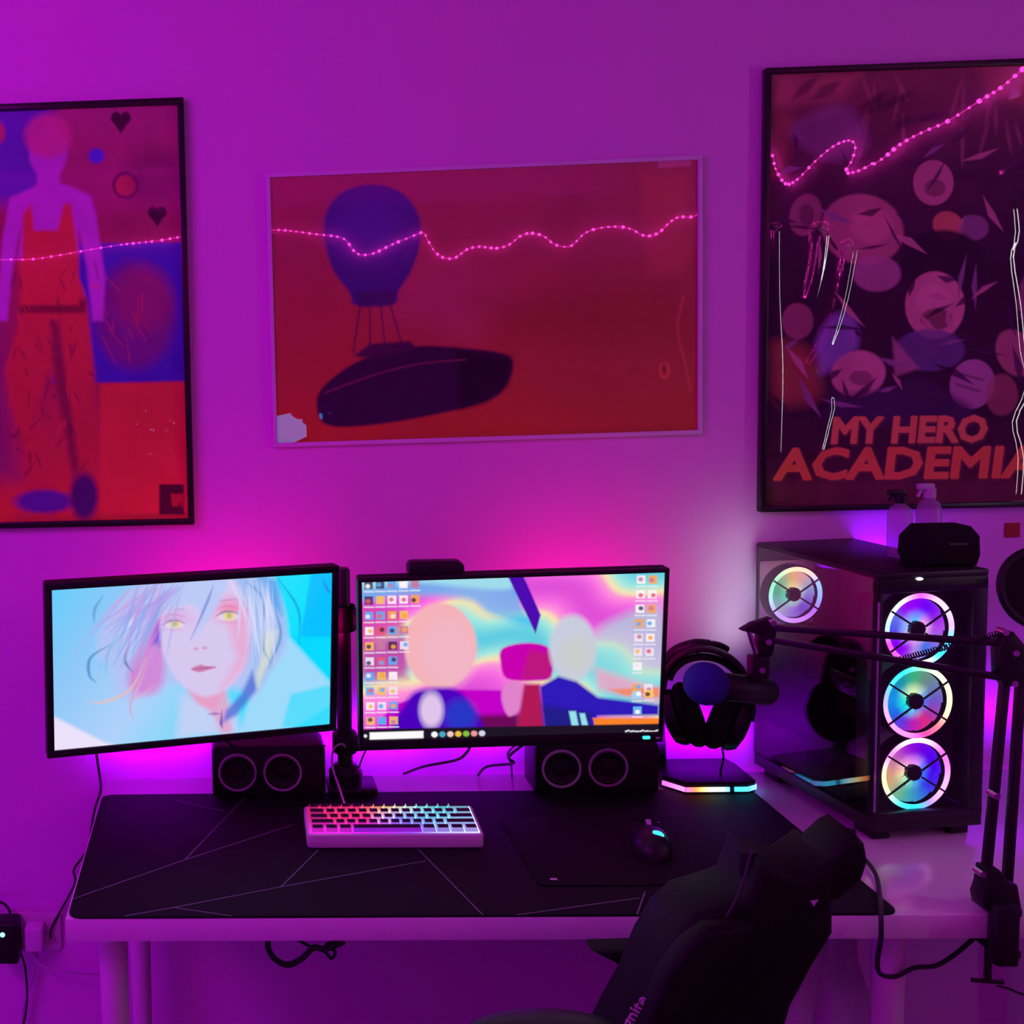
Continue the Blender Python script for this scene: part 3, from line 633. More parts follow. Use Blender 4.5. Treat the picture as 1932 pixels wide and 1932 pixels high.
# headset
HC = at(1332, 1300, -.115)
hd = thing('headset', 'black over-ear headset hanging on the lit stand', 'headset', HC, (0, 0, math.radians(-24)))
b = NB()
arc = [Vector((.079*math.cos(t), 0, .088*math.sin(t)-.006)) for t in np.linspace(math.radians(-8), math.radians(188), 30)]
for k, (rr, dy) in enumerate(((.0052, -.008), (.0052, .008), (.0062, 0))): tube(b, [p+Vector((0, dy, 0)) for p in arc], rr, 10)
finish(b, 'headband', BLACK_MET, hd)
b = NB(); t = bmesh.new()
arc = [Vector((.066*math.cos(t_), 0, .062*math.sin(t_)+.004)) for t_ in np.linspace(math.radians(10), math.radians(170), 22)]
for dy in (-.012, -.004, .004, .012): tube(b, [p+Vector((0, dy, 0)) for p in arc], .0045, 8)
t.free(); finish(b, 'inner_strap', BLACK_MAT, hd)
for s in (-1, 1):
    Mx = Matrix.Translation((s*.052, 0, -.064)) @ Matrix.Rotation(math.radians(s*20), 4, 'Y') @ Matrix.Rotation(math.radians(90)*s, 4, 'Y')
    b = NB(); lathe(b, [(0, .024), (.022, .024), (.040, .018), (.047, .006), (.048, -.004), (.040, -.008), (0, -.008)], 32, Mx @ Matrix.Scale(1.2, 4, (1, 0, 0)) @ Matrix.Scale(1.1, 4, (0, 1, 0))); cup = finish(b, 'ear_cup', BLACK, hd)
    b = NB(); torus(b, .036, .020, 32, 12, Mx @ Matrix.Translation((0, 0, -.024)) @ Matrix.Scale(1.2, 4, (1, 0, 0))); finish(b, 'ear_cushion', BLACK_MAT, cup)
    b = NB(); tube(b, spline([(s*.079, 0, -.012), (s*.083, 0, -.03), (s*.080, 0, -.055)], 5), .007, 10); box(b, (s*.081, 0, -.02), (.008, .018, .022), .002); finish(b, 'yoke', BLACK_MET, cup)
b = NB(); tube(b, spline([(.03, -.01, -.11), (.033, -.01, -.135), (.028, .01, -.17), (.03, .03, -.188)], 6), .002, 8); finish(b, 'cord', CABLE_B, hd)

# ================================================================ PC tower
TW, TD, TH = .212, .348, .490
pt = thing('pc_tower', 'black computer tower with three rainbow fans behind its front glass', 'computer tower', (1.133, -.368, Z), (0, 0, math.radians(8)))
STEELBLK = mat('case_steel', (0.020, 0.014, 0.018), .45, metal=.2)
INNER = mat('case_interior', (0.05, 0.02, 0.03), .6)
def tp(name, c, s, m, bev=.002, par=None): return finish(box(NB(), c, s, bev), name, m, par or pt)
tp('top_panel', (TW/2, TD/2, TH-.006), (TW, TD, .012), STEELBLK, .003)
tp('bottom_panel', (TW/2, TD/2, .032), (TW, TD, .024), STEELBLK, .003)
for fx in (.03, TW-.03):
    for fy in (.04, TD-.04): tp('foot', (fx, fy, .010), (.035, .05, .020), BLACK, .003)
tp('right_panel', (TW-.004, TD/2, .26), (.008, TD-.004, TH-.06), STEELBLK)
tp('motherboard_tray', (TW-.035, TD/2+.02, .28), (.004, TD-.07, TH-.12), INNER)
tp('circuit_board', (TW-.041, TD/2+.03, .31), (.003, .22, .26), mat('circuit_board', (.03, .02, .025), .5), .001)
tp('graphics_card', (TW-.09, TD/2+.02, .235), (.09, .22, .042), BLACK_GL, .004)
tp('power_shroud', (TW/2, TD/2+.036, .085), (TW-.014, TD-.082, .075), STEELBLK)
bk = NB()
rcx, rcz = .064, .383
for c, s in (((TW/2, TD-.003, .18), (TW, .006, .27)), ((TW/2, TD-.003, .468), (TW, .006, .036)), ((.002, TD-.003, .38), (.004, .006, .14)), ((TW-.042, TD-.003, .38), (.084, .006, .14))): box(bk, c, s)
finish(bk, 'back_panel', STEELBLK, pt, smooth=False)
fr = NB()      # front frame posts, bars
box(fr, (.006, .008, .26), (.012, .016, TH-.06), .002); box(fr, (TW-.014, .010, .26), (.028, .020, TH-.06), .003); box(fr, (TW/2, .008, TH-.024), (TW, .016, .026), .003); box(fr, (TW/2, .008, .048), (TW, .016, .012), .002)
finish(fr, 'front_frame', BLACK, pt)
tp('drive_divider', (TW/2, .060, .255), (TW-.02, .003, .38), INNER, 0)
SIDEGLASS = glass('smoked_side_glass', (.92, .80, .85), 1.75, .012)
FRONTGLASS = glass('front_glass', (.92, .92, .95), 1.35, .02)
tp('side_glass', (-.001, TD/2, .265), (.003, TD-.012, TH-.055), SIDEGLASS, 0)
tp('front_glass', (TW/2, -.002, .255), (TW-.006, .003, TH-.07), FRONTGLASS, 0)
tp('glass_edge', (.0, -.004, .25), (.002, .003, .38), mat('glass_edge', (.35, .4, .45), .1, spec=1.0), 0)
WLED = mat('white_led', (.1, .1, .1), .4, emit=(.75, .7, 1.0), estr=2.0)
b = NB(); ellipsoid(b, (0, 0, 0), (.0065, .004, .0028)); finish(b, 'power_led', WLED, pt, loc=(.078, -.001, TH-.012))
FANG = attr_emit('fan_ring_glow', 2.3); FANB = attr_emit('fan_blade_glow', 1.35)
def fan(loc, cols_ring, cols_in, cols_core, R=.066, face=-1, hubdx=0):
    f = bpy.data.objects.new('case_fan', None); f.empty_display_size = .02; C.objects.link(f); f.parent = pt; f.location = loc
    def ang(cs, t): n = len(cs); k = (t % 1)*n; i = int(k) % n; w_ = k-int(k); return srgb(np.array(cs[i])*(1-w_)+np.array(cs[(i+1) % n])*w_)
    fb = NB()
    lathe(fb, [(R+.004, -.012), (R+.004, .012), (R-.002, .012), (R-.002, -.012), (R+.004, -.012)], 48, Matrix.Rotation(math.radians(90), 4, 'X'))
    finish(fb, 'fan_housing', BLACK, f)
    # glowing ring
    vs_, cl, fs = [], [], []; N = 72
    for k in range(N):
        t_ = 2*math.pi*k/N
        for r_, y_ in ((R-.009, -.011), (R-.005, -.0135), (R, -.013), (R+.001, -.010)): vs_.append((r_*math.sin(t_), y_, r_*math.cos(t_))); cl.append(ang(cols_ring, k/N))
    for k in range(N):
        for q in range(3): a0, b0 = k*4+q, ((k+1) % N)*4+q; fs.append((a0, b0, b0+1, a0+1))
    me = bpy.data.meshes.new('light_ring'); me.from_pydata(vs_, [], fs); setcol(me, np.array(cl)); me.materials.append(FANG); o = bpy.data.objects.new('light_ring', me); C.objects.link(o); o.parent = f
    # blades
    for bl in range(9):
        vs_, cl, fs = [], [], []; t0 = bl/9
        NR, NT = 8, 6
        for i in range(NR+1):
            r_ = .013+(R-.0095-.013)*i/NR
            for j in range(NT+1):
                tt = t0+(j/NT)*.128+.03*(i/NR); y_ = .001-.004*(j/NT)
                vs_.append((r_*math.sin(2*math.pi*tt), y_, r_*math.cos(2*math.pi*tt)))
                k_ = max(0, 1-(i/NR)*1.9); cin = ang(cols_in, tt); cco = ang(cols_core, tt); cl.append(cin*(1-k_)*.8+cco*k_)
        for i in range(NR):
            for j in range(NT): a0 = i*(NT+1)+j; fs.append((a0, a0+1, a0+NT+2, a0+NT+1))
        me = bpy.data.meshes.new('blade'); me.from_pydata(vs_, [], fs); me.shade_smooth(); setcol(me, np.array(cl)); me.materials.append(FANB); o = bpy.data.objects.new('blade', me); C.objects.link(o); o.parent = f
    b = NB(); lathe(b, [(0, .0115), (.012, .0115), (.0145, .009), (.0145, -.004), (0, -.004)], 28, Matrix.Rotation(math.radians(90), 4, 'X')); finish(b, 'hub', BLACK, f)
    for k in range(4):
        t_ = math.radians(57+([0, 66, 180, 246][k])); d = Vector((math.sin(t_), 0, math.cos(t_)))
        b = NB(); tube(b, [d*.012+Vector((0, -.014, 0)), d*(R+.001)+Vector((0, -.015, 0))], .0019, 6); finish(b, 'spoke', BLACK, f)
    return f
fx = .093; fy = .026
fan((fx, fy, 1.122-Z), [(255, 80, 235), (255, 170, 235), (255, 190, 240), (225, 150, 255), (60, 210, 255), (40, 200, 250), (250, 240, 190), (255, 200, 210), (255, 90, 225), (235, 60, 235), (160, 240, 230), (200, 235, 220), (255, 185, 215)],
    [(150, 0, 255), (110, 0, 255), (150, 30, 240), (190, 70, 240), (160, 110, 230), (60, 120, 240), (190, 150, 230), (150, 0, 250), (140, 0, 250), (80, 90, 240), (110, 120, 240), (160, 10, 250)], [(50, 190, 255), (255, 170, 230), (255, 200, 225), (250, 180, 235), (250, 160, 235), (240, 180, 240), (150, 190, 250), (160, 180, 250)])
fan((fx, fy, .990-Z), [(130, 240, 170), (200, 250, 180), (235, 250, 180), (250, 235, 170), (250, 215, 170), (255, 110, 120), (255, 60, 140), (255, 120, 220), (250, 130, 235), (205, 150, 250), (160, 150, 255), (70, 190, 255), (40, 215, 245)],
    [(60, 190, 130), (110, 150, 130), (110, 130, 180), (110, 90, 200), (160, 60, 190), (235, 40, 130), (190, 30, 190), (100, 60, 230), (20, 110, 235), (0, 150, 240), (0, 150, 225), (20, 160, 170)], [(235, 250, 175), (190, 230, 220), (40, 120, 255), (0, 140, 240), (0, 215, 245), (0, 235, 225), (30, 240, 200), (190, 250, 180)])
fan((fx, fy, .858-Z), [(255, 215, 235), (255, 180, 225), (255, 90, 235), (255, 110, 240), (250, 150, 240), (250, 160, 235), (150, 130, 255), (30, 200, 250), (60, 225, 235), (180, 245, 180), (235, 245, 150), (250, 200, 170), (255, 120, 230), (255, 190, 225)],
    [(150, 10, 225), (110, 0, 235), (80, 0, 245), (70, 0, 245), (60, 20, 240), (40, 110, 225), (60, 170, 190), (110, 190, 150), (210, 180, 130), (230, 160, 130), (215, 130, 170), (190, 70, 210)], [(245, 150, 240), (220, 160, 240), (50, 140, 255), (60, 150, 250), (120, 220, 200), (180, 240, 190), (250, 220, 170), (250, 180, 200)])
fan((rcx, TD-.022, rcz), [(240, 220, 170), (245, 215, 180), (130, 190, 250), (120, 170, 250), (150, 100, 240), (170, 120, 250), (170, 140, 255), (165, 150, 250), (150, 220, 220), (120, 230, 180), (180, 235, 180)],
    [(250, 215, 140), (240, 200, 190), (150, 200, 245), (130, 120, 240), (120, 90, 230), (160, 140, 245), (170, 200, 230), (120, 210, 200), (70, 205, 150), (150, 225, 170)], [(250, 240, 150), (230, 240, 200), (210, 240, 220), (200, 240, 215), (190, 240, 200), (80, 240, 210), (60, 240, 180), (180, 240, 160)], R=.058)
# ---- things standing on the tower
TOPZ = Z+TH
px0 = at(1846, 1068, -.295)
cn = thing('black_pouch', 'small black rounded case standing on top of the computer tower', 'case', (1.288, -.285, TOPZ))
b = NB(); prism(b, [(-.05, 0), (.05, 0), (.056, .02), (.054, .055), (.04, .072), (-.035, .072), (-.056, .05), (-.058, .018)], -.035, .035, .012, None, 3); finish(b, 'case_body', BLACK_MAT, cn)
finish(box(NB(), (.012, -.0355, .042), (.032, .001, .004)), 'faint_mark', mat('faint_mark', (.06, .055, .07), .6), cn, smooth=False)
CLEARB = mat('clear_plastic', (.55, .45, .6), .15, alpha=.45)
for nm, dx, dy, h, lab in (('b', -.03, .068, .115, 'clear spray bottle with dark top behind the black case, left one'), ('b', .022, .066, .125, 'clear spray bottle with pale nozzle behind the black case, right one')):
    bt = thing('spray_bottle', lab, 'bottle', (1.288+dx, -.285+dy, TOPZ), group='spray bottles on the tower')
    b = NB(); lathe(b, [(0, .001), (.019, .001), (.021, .005), (.021, h*.72), (.017, h*.82), (.009, h*.88), (.009, h*.92)], 24); finish(b, 'bottle_body', CLEARB, bt)
    b = NB(); cyl(b, (0, 0, h*.9), (0, 0, h*1.04), .0105); box(b, (-.008, 0, h*1.07), (.03, .012, .012), .003); cyl(b, (-.016, 0, h*1.02), (-.022, 0, h*.92), .003, seg=8); finish(b, 'spray_top', BLACK if dx < 0 else CABLE_W, bt)
rs = at(1910, 1000, -.002)
tag(finish(box(NB(), (0, 0, 0), (.030, .003, .030), .001), 'wall_sticker', RED, loc=(rs.x, -.0018, rs.z)), 'small dark red square stuck on the wall under the right poster', 'sticker')

# ================================================================ microphone boom arm
cl0 = at(1893, 1745, -.615)
ba = thing('boom_arm', 'black spring boom arm clamped to the desk front and reaching across the tower', 'microphone arm', (cl0.x, -.615, Z))
O = Vector(ba.location)
def L(px, py, Y): return at(px, py, Y)-O
b = NB(); box(b, L(1893, 1760, -.637)+Vector((0, .0, 0)), (.034, .026, .098), .004); box(b, Vector((0, .012, .008)), (.034, .060, .014), .003); box(b, Vector((0, .010, -.060)), (.034, .056, .013), .003); finish(b, 'clamp', BLACK, ba)
b = NB(); cyl(b, (-.012, .014, -.12), (-.012, .014, -.050), .0055); cyl(b, (-.036, .014, -.118), (.012, .014, -.122), .0035, seg=10); finish(b, 'clamp_screw', BLACK_MET, ba)
b = NB(); prism(b, [(v.x, v.z) for v in (L(1850, 1632, -.61), L(1872, 1632, -.61), L(1890, 1655, -.61), L(1905, 1660, -.61), L(1912, 1700, -.61), L(1910, 1730, -.61), L(1876, 1730, -.61), L(1842, 1705, -.61), L(1838, 1685, -.61), L(1845, 1665, -.61))], -.014, .018, .003); finish(b, 'pivot_bracket', BLACK, ba)
eY = -.585
def bar(name, a, c, w_=.0075, m=BLACK_MET):
    b = NB(); d = c-a; x, y, dd = frameto(d); Mx = Matrix.Identity(4)
    for k in range(3): Mx[k][0], Mx[k][1], Mx[k][2], Mx[k][3] = x[k], y[k], dd[k], a[k]
    box(b, (0, 0, d.length/2), (w_*2, w_*2, d.length), .0015, 2, Mx); return finish(b, name, m, ba)
bar('lower_bar', L(1860, 1650, -.607), L(1897, 1270, eY), .0060)
bar('lower_bar', L(1900, 1665, -.607), L(1927, 1265, eY), .0060)
b = NB(); prism(b, [(v.x, v.z) for v in (L(1885, 1200, eY), L(1905, 1190, eY), L(1935, 1225, eY), L(1940, 1290, eY), L(1890, 1292, eY), L(1878, 1270, eY), L(1876, 1225, eY))], eY-O.y-.012, eY-O.y+.012, .003); finish(b, 'elbow', BLACK, ba)
tip = -.40
bar('upper_bar', L(1890, 1213, eY), L(1448, 1184, tip), .0052); bar('upper_bar', L(1890, 1278, eY), L(1448, 1206, tip), .0052)
sp0, sp1 = L(1880, 1196, eY), L(1690, 1246, -.50); d = sp1-sp0; x, y, dd = frameto(d); hel = [sp0+d*(k/220)+(x*math.cos(k*1.1)+y*math.sin(k*1.1))*.0042 for k in range(221)]
finish(tube(NB(), hel, .0012, 6), 'spring', BLACK_MET, ba)
for (px, py) in ((1883, 1188), (1902, 1227), (1900, 1284), (1866, 1494), (1840, 1640), (1892, 1676)):
    p = L(px, py, eY if py < 1400 else -.607); b = NB(); cyl(b, p+Vector((0, -.019, 0)), p+Vector((0, .0, 0)), .005, seg=14); finish(b, 'bolt', STEEL, ba)
b = NB(); prism(b, [(v.x, v.z) for v in (L(1418, 1175, tip), L(1452, 1164, tip), L(1462, 1180, tip), L(1456, 1222, tip), L(1452, 1236, tip), L(1424, 1240, tip), L(1428, 1195, tip), L(1396, 1188, tip))], tip-O.y-.010, tip-O.y+.010, .002); finish(b, 'head_bracket', BLACK, ba)
b = NB(); cyl(b, L(1413, 1192, tip-.014), L(1426, 1232, tip-.014), .0042, seg=12); finish(b, 'steel_pin', STEEL, ba)
for (px, py) in ((1449, 1171), (1440, 1206), (1428, 1259)):
    p = L(px, py, tip); b = NB(); cyl(b, p+Vector((0, -.021, 0)), p, .0052, seg=14); finish(b, 'bolt', STEEL, ba)
b = NB(); box(b, L(1430, 1258, tip), (.030, .026, .042), .004, 2); finish(b, 'mic_clip', BLACK, ba)
# microphone with blue foam
mc = thing('microphone', 'black microphone with a dark blue foam windscreen held by the boom arm', 'microphone', L(1400, 1296, tip)+O)
oM = Vector(mc.location); ax0, ax1 = at(1332, 1290, -.43)-oM, at(1452, 1306, -.37)-oM
d = (ax1-ax0).normalized(); b = NB(); tube(b, [ax0+d*.012, ax0+d*.03, ax0+d*.034, ax1-d*.008, ax1], [.017, .022, .024, .024, .020], 24); finish(b, 'mic_body', BLACK, mc)
b = NB(); ellipsoid(b, (0, 0, 0), (.037, .037, .037)); o = finish(b, 'foam_windscreen', FOAM, mc, loc=ax0)
# pop filter half out of frame
pf = thing('pop_filter', 'black round pop filter at the right edge of the photo above the arm elbow', 'pop filter', at(1962, 1110, -.57))
b = NB(); torus(b, .060, .006, 40, 10, Matrix.Rotation(math.radians(80), 4, 'X')); finish(b, 'hoop', BLACK, pf)
b = NB(); lathe(b, [(0, .004), (.058, .001), (.058, -.001), (0, -.003)], 32, Matrix.Rotation(math.radians(80), 4, 'X')); finish(b, 'mesh_disc', BLACK_MAT, pf)
oP = Vector(pf.location); b = NB(); tube(b, spline([(0, 0, -.062), (.006, 0, -.09), at(1945, 1240, -.57)-oP, at(1925, 1262, -.585)-oP], 6), .0045, 10); finish(b, 'gooseneck', BLACK_MET, pf)

# ================================================================ posters
def lum(E):      # observed print colour -> ink colour under the room's purple light
    E = np.array(E)
    def conv(c):
        l = srgb(c); r, b_ = l[0]/E[0], l[2]/E[1]
        return np.clip(np.array([r, .30*r+.20*b_+l[1]*1.2, b_]), 0.004, .85)
    return conv
GLOSS = attr_print('glossy_print', 1.0)
# ---- left poster, black frame (generic stand-in print)
LX0, LX1, LZ0, LZ1 = -.668, -.079, 1.289, 2.176
lp = thing('framed_poster', 'black framed red and blue poster of a standing figure, cut off at left edge', 'poster', ((LX0+LX1)/2, -.001, (LZ0+LZ1)/2))
def frame_bars(root, w_, h_, t_, dep, m):
    for nm, c, s in (('frame_bar', (0, -dep/2, h_/2-t_/2), (w_, dep, t_)), ('frame_bar', (0, -dep/2, -h_/2+t_/2), (w_, dep, t_)), ('frame_bar', (-w_/2+t_/2, -dep/2, 0), (t_, dep, h_-2*t_)), ('frame_bar', (w_/2-t_/2, -dep/2, 0), (t_, dep, h_-2*t_))):
        finish(box(NB(), c, s, .0012), nm, m, root)
def px_of(P):
    v = Vector(P)-CAM; z = v.dot(AF); return (CX+FPX*v.dot(AR)/z, CY-FPX*v.dot(AU)/z)
lw, lh = LX1-LX0, LZ1-LZ0; frame_bars(lp, lw, lh, .013, .018, FRAME)
cx_, cz_ = lp.location.x, lp.location.z; iw, ih = lw-.024, lh-.024
quad = [px_of((cx_+sx*iw/2, -.008, cz_+sz*ih/2)) for sx, sz in ((-1, 1), (1, 1), (1, -1), (-1, -1))]
A = Art(330, 500, quad, lum((.55, .62)))
A.ramp((A.Y-190)/800, [(0, (150, 0, 110)), (.3, (130, 0, 75)), (.6, (140, 0, 70)), (1, (185, 0, 45))])
A.poly([(-260, 180), (100, 190), (90, 330), (60, 380), (-260, 380)], (70, 0, 160), 18, .9)
A.poly([(100, 455), (350, 452), (352, 715), (100, 718)], (55, 0, 155), 3, 1); A.poly([(-260, 560), (0, 560), (40, 900), (-260, 950)], (100, 0, 100), 25, .7)
A.poly([(190, 720), (352, 715), (356, 985), (190, 985)], (190, 0, 50), 4, .9)
A.ell(255, 590, 75, 100, (105, 0, 100), 12, .8); A.ell(270, 560, 55, 60, (130, 0, 85), 16, .6)
for k in range(14): 
    x = 185+g.uniform(0, 120); y = 500+g.uniform(0, 150); A.line([(x, y), (x+g.uniform(-20, 30), y+g.uniform(10, 50))], 2, (185, 40, 70), 1.5, .5)
def heart(x, y, r, col): A.ell(x-r*.48, y-r*.35, r*.55, r*.6, col, 2); A.ell(x+r*.48, y-r*.35, r*.55, r*.6, col, 2); A.poly([(x-r, y-r*.2), (x+r, y-r*.2), (x, y+r*1.25)], col, 2)
heart(229, 228, 18, (60, 0, 45)); heart(297, 402, 17, (50, 0, 40)); A.ell(238, 346, 25, 25, (75, 0, 60), 3); A.ell(238, 347, 19, 19, (170, 0, 60), 3); A.ell(-10, 250, 20, 24, (165, 10, 90), 5); A.ell(183, 292, 14, 14, (70, 0, 190), 4)
A.ell(300, 330, 60, 50, (100, 0, 75), 20, .6)
# plain faceless figure in dungarees, arms by the sides
sk = (160, 10, 175)
A.poly([(30, 985), (45, 915), (60, 880), (20, 760), (10, 690), (40, 600), (35, 480), (130, 470), (165, 560), (180, 700), (185, 880), (190, 985), (140, 985), (130, 880), (105, 720), (95, 690), (70, 760), (105, 900), (110, 985)], (165, 0, 55), 5, 1)
A.poly([(96, 600), (112, 600), (150, 880), (140, 900), (105, 720)], (80, 0, 60), 6, .7); A.poly([(40, 560), (165, 560), (162, 585), (38, 585)], (90, 0, 45), 4, .8)
A.poly([(20, 370), (75, 345), (125, 345), (172, 365), (182, 400), (200, 520), (195, 600), (176, 600), (165, 500), (150, 430), (150, 480), (35, 485), (40, 430), (25, 500), (15, 600), (-5, 600), (5, 450)], sk, 4, 1)
A.poly([(45, 400), (60, 380), (66, 430), (110, 430), (122, 380), (135, 380), (150, 480), (150, 570), (40, 570)], (175, 0, 55), 4, 1)
A.ell(92, 285, 36, 48, sk, 4); A.poly([(72, 320), (112, 320), (116, 352), (70, 352)], sk, 4); A.ell(92, 255, 44, 40, (175, 20, 125), 7, .85)
A.ell(85, 945, 55, 22, (75, 0, 130), 5); A.ell(160, 935, 26, 45, (60, 0, 90), 6)
A.poly([(301, 912), (347, 912), (347, 970), (301, 970)], (65, 0, 35), 1.5); A.poly([(322, 930), (346, 930), (346, 955), (325, 955)], (150, 0, 40), 2); A.line([(312, 962), (320, 948), (330, 964), (341, 950)], 4, (70, 0, 30), 1.5)
for k in range(60):      # creases in the cloth
    x, y = g.uniform(25, 180), g.uniform(480, 900); A.line([(x, y), (x+g.uniform(-22, 22), y+g.uniform(8, 45))], g.uniform(3, 8), [(95, 0, 45), (195, 20, 60), (80, 0, 60)][k % 3], 1.5, .45, True)
A.noise(.05, .02, 5)
pxs = np.array([A.X, A.Y])
disp = .00008*np.sin(A.U*9+A.V*4)
for bx, by, rx, ry, ro in ((250, 800, 11, 22, .2), (266, 770, 8, 14, .3), (281, 806, 10, 21, -.05), (308, 810, 9, 11, .6), (317, 786, 8, 15, -.4), (274, 855, 9, 12, -.3)):
    c_, s_ = math.cos(ro), math.sin(ro); a2 = ((A.X-bx)*c_+(A.Y-by)*s_)/rx; b2_ = (-(A.X-bx)*s_+(A.Y-by)*c_)/ry; disp += .0017*np.exp(-(a2**2+b2_**2))
sheet('print', A, iw, ih, GLOSS, lp, disp=disp, y=-.008)
finish(box(NB(), (0, -.003, 0), (iw, .003, ih)), 'backing_board', FRAME, lp, smooth=False)
# ---- centre poster in a clear sleeve (generic stand-in: a plain balloon with a plain boxy gondola)
CX0, CX1, CZ0, CZ1 = .089, .9755, 1.452, 2.021
cp = thing('balloon_poster', 'red poster of a dark balloon above a boxy gondola in a clear frame', 'poster', ((CX0+CX1)/2, -.001, (CZ0+CZ1)/2), (0, math.radians(-.45), 0))
cw, ch = CX1-CX0, CZ1-CZ0; frame_bars(cp, cw, ch, .009, .010, SHEETCLEAR)
cx_, cz_ = cp.location.x, cp.location.z; iw, ih = cw-.014, ch-.014
quad = [px_of((cx_+sx*iw/2, -.006, cz_+sz*ih/2)) for sx, sz in ((-1, 1), (1, 1), (1, -1), (-1, -1))]
A = Art(380, 250, quad, lum((.42, .54)))
A.ramp((A.Y-300)/530+.10*np.sin((A.X-500)/160), [(0, (125, 0, 72)), (.35, (125, 0, 66)), (.6, (128, 0, 52)), (.8, (130, 14, 42)), (1, (136, 28, 34))])
A.poly([(720, 500), (900, 500), (1000, 560), (880, 640), (740, 600)], (135, 0, 85), 40, .7); A.poly([(900, 560), (1300, 500), (1300, 650), (950, 640)], (112, 0, 36), 40, .7)
A.poly([(1215, 330), (1300, 325), (1305, 480), (1285, 520), (1225, 520), (1215, 400)], (150, 35, 70), 14, .45)
A.ell(1253, 700, 10, 16, (160, 50, 60), 2); A.ell(1253, 698, 5, 10, (110, 5, 40), 2); A.line([(1290, 560), (1278, 620), (1290, 680), (1302, 740)], 4, (165, 55, 60), 2, .6, False, 5)
A.poly([(1244, 305), (1305, 301), (1306, 316), (1245, 320)], (150, 50, 120), 2, .9)
A.poly([(615, 440), (620, 395), (650, 360), (705, 346), (760, 360), (792, 400), (797, 450), (780, 505), (755, 545), (745, 570), (675, 572), (660, 545), (628, 500)], (48, 0, 105), 3, 1, 6)
A.ell(700, 430, 70, 55, (62, 0, 140), 30, .6); A.poly([(672, 545), (750, 545), (742, 572), (680, 574)], (45, 0, 75), 4, .9)
for x0, x1 in ((682, 668), (700, 700), (720, 730), (738, 765)): A.line([(x0, 570), (x1, 660)], 3, (60, 5, 60), 1.5, .9)
A.poly([(600, 740), (640, 700), (700, 668), (790, 650), (880, 655), (965, 672), (958, 725), (915, 758), (800, 785), (700, 800), (630, 802), (602, 785)], (34, 0, 48), 3, 1, 5)
A.poly([(860, 655), (965, 672), (958, 725), (915, 758), (870, 768)], (20, 0, 24), 10, .9)
A.line([(612, 738), (700, 706), (790, 684), (880, 676)], 3, (120, 15, 70), 1.5, .5, False, 5)
A.poly([(668, 668), (700, 645), (775, 640), (790, 655), (700, 672)], (50, 2, 55), 3, 1)
A.noise(.03, .015, 9)
disp = .00008*np.sin(A.U*13+A.V*5)
for bx, by, rx, ry in ((625, 775, 14, 12), (562, 772, 8, 8)): disp += .0012*np.exp(-(((A.X-bx)/rx)**2+((A.Y-by)/ry)**2))
sheet('print', A, iw, ih, GLOSS, cp, disp=disp, y=-.006)
finish(box(NB(), (0, -.002, 0), (iw, .002, ih)), 'backing_board', SHEETCLEAR, cp, smooth=False)
# ---- right poster, black frame (abstract stand-in print, lettering kept)
RX0, RX1, RZ0, RZ1 = 1.0935, 1.690, 1.291, 2.191
rp = thing('framed_poster', 'black framed dark poster with orange title lettering and crinkled gloss', 'poster', ((RX0+RX1)/2, -.001, (RZ0+RZ1)/2))
rw, rh = RX1-RX0, RZ1-RZ0; frame_bars(rp, rw, rh, .011, .018, FRAME)
cx_, cz_ = rp.location.x, rp.location.z; iw, ih = rw-.02, rh-.02
quad = [px_of((cx_+sx*iw/2, -.008, cz_+sz*ih/2)) for sx, sz in ((-1, 1), (1, 1), (1, -1), (-1, -1))]
A = Art(400, 600, quad, lum((.40, .44)))
A.ramp((A.Y-130)/830, [(0, (85, 9, 52)), (.2, (48, 6, 42)), (.45, (28, 5, 30)), (.78, (30, 6, 28)), (1, (56, 6, 34))])
A.poly([(1455, 140), (1620, 140), (1590, 180), (1455, 205)], (125, 22, 75), 14, .9); A.poly([(1840, 120), (2010, 110), (2000, 210), (1880, 180)], (115, 8, 50), 14, .9)
A.poly([(1455, 200), (1500, 220), (1480, 330), (1455, 330)], (95, 18, 45), 12, .8)
for k in range(16):
    x, y = g.uniform(1600, 1940), g.uniform(135, 240); A.line([(x, y), (x+g.uniform(-25, 25), y+g.uniform(40, 80))], 6, (125, 60, 90), 3, .5, True)
for k in range(26):
    x, y = g.uniform(1460, 2000), g.uniform(180, 480); A.line([(x, y), (x+g.uniform(20, 110), y-g.uniform(5, 45))], g.uniform(6, 22), (32, 6, 34), 4, .6, True)
mv = [(135, 60, 110), (120, 45, 100), (150, 75, 115), (110, 50, 105)]
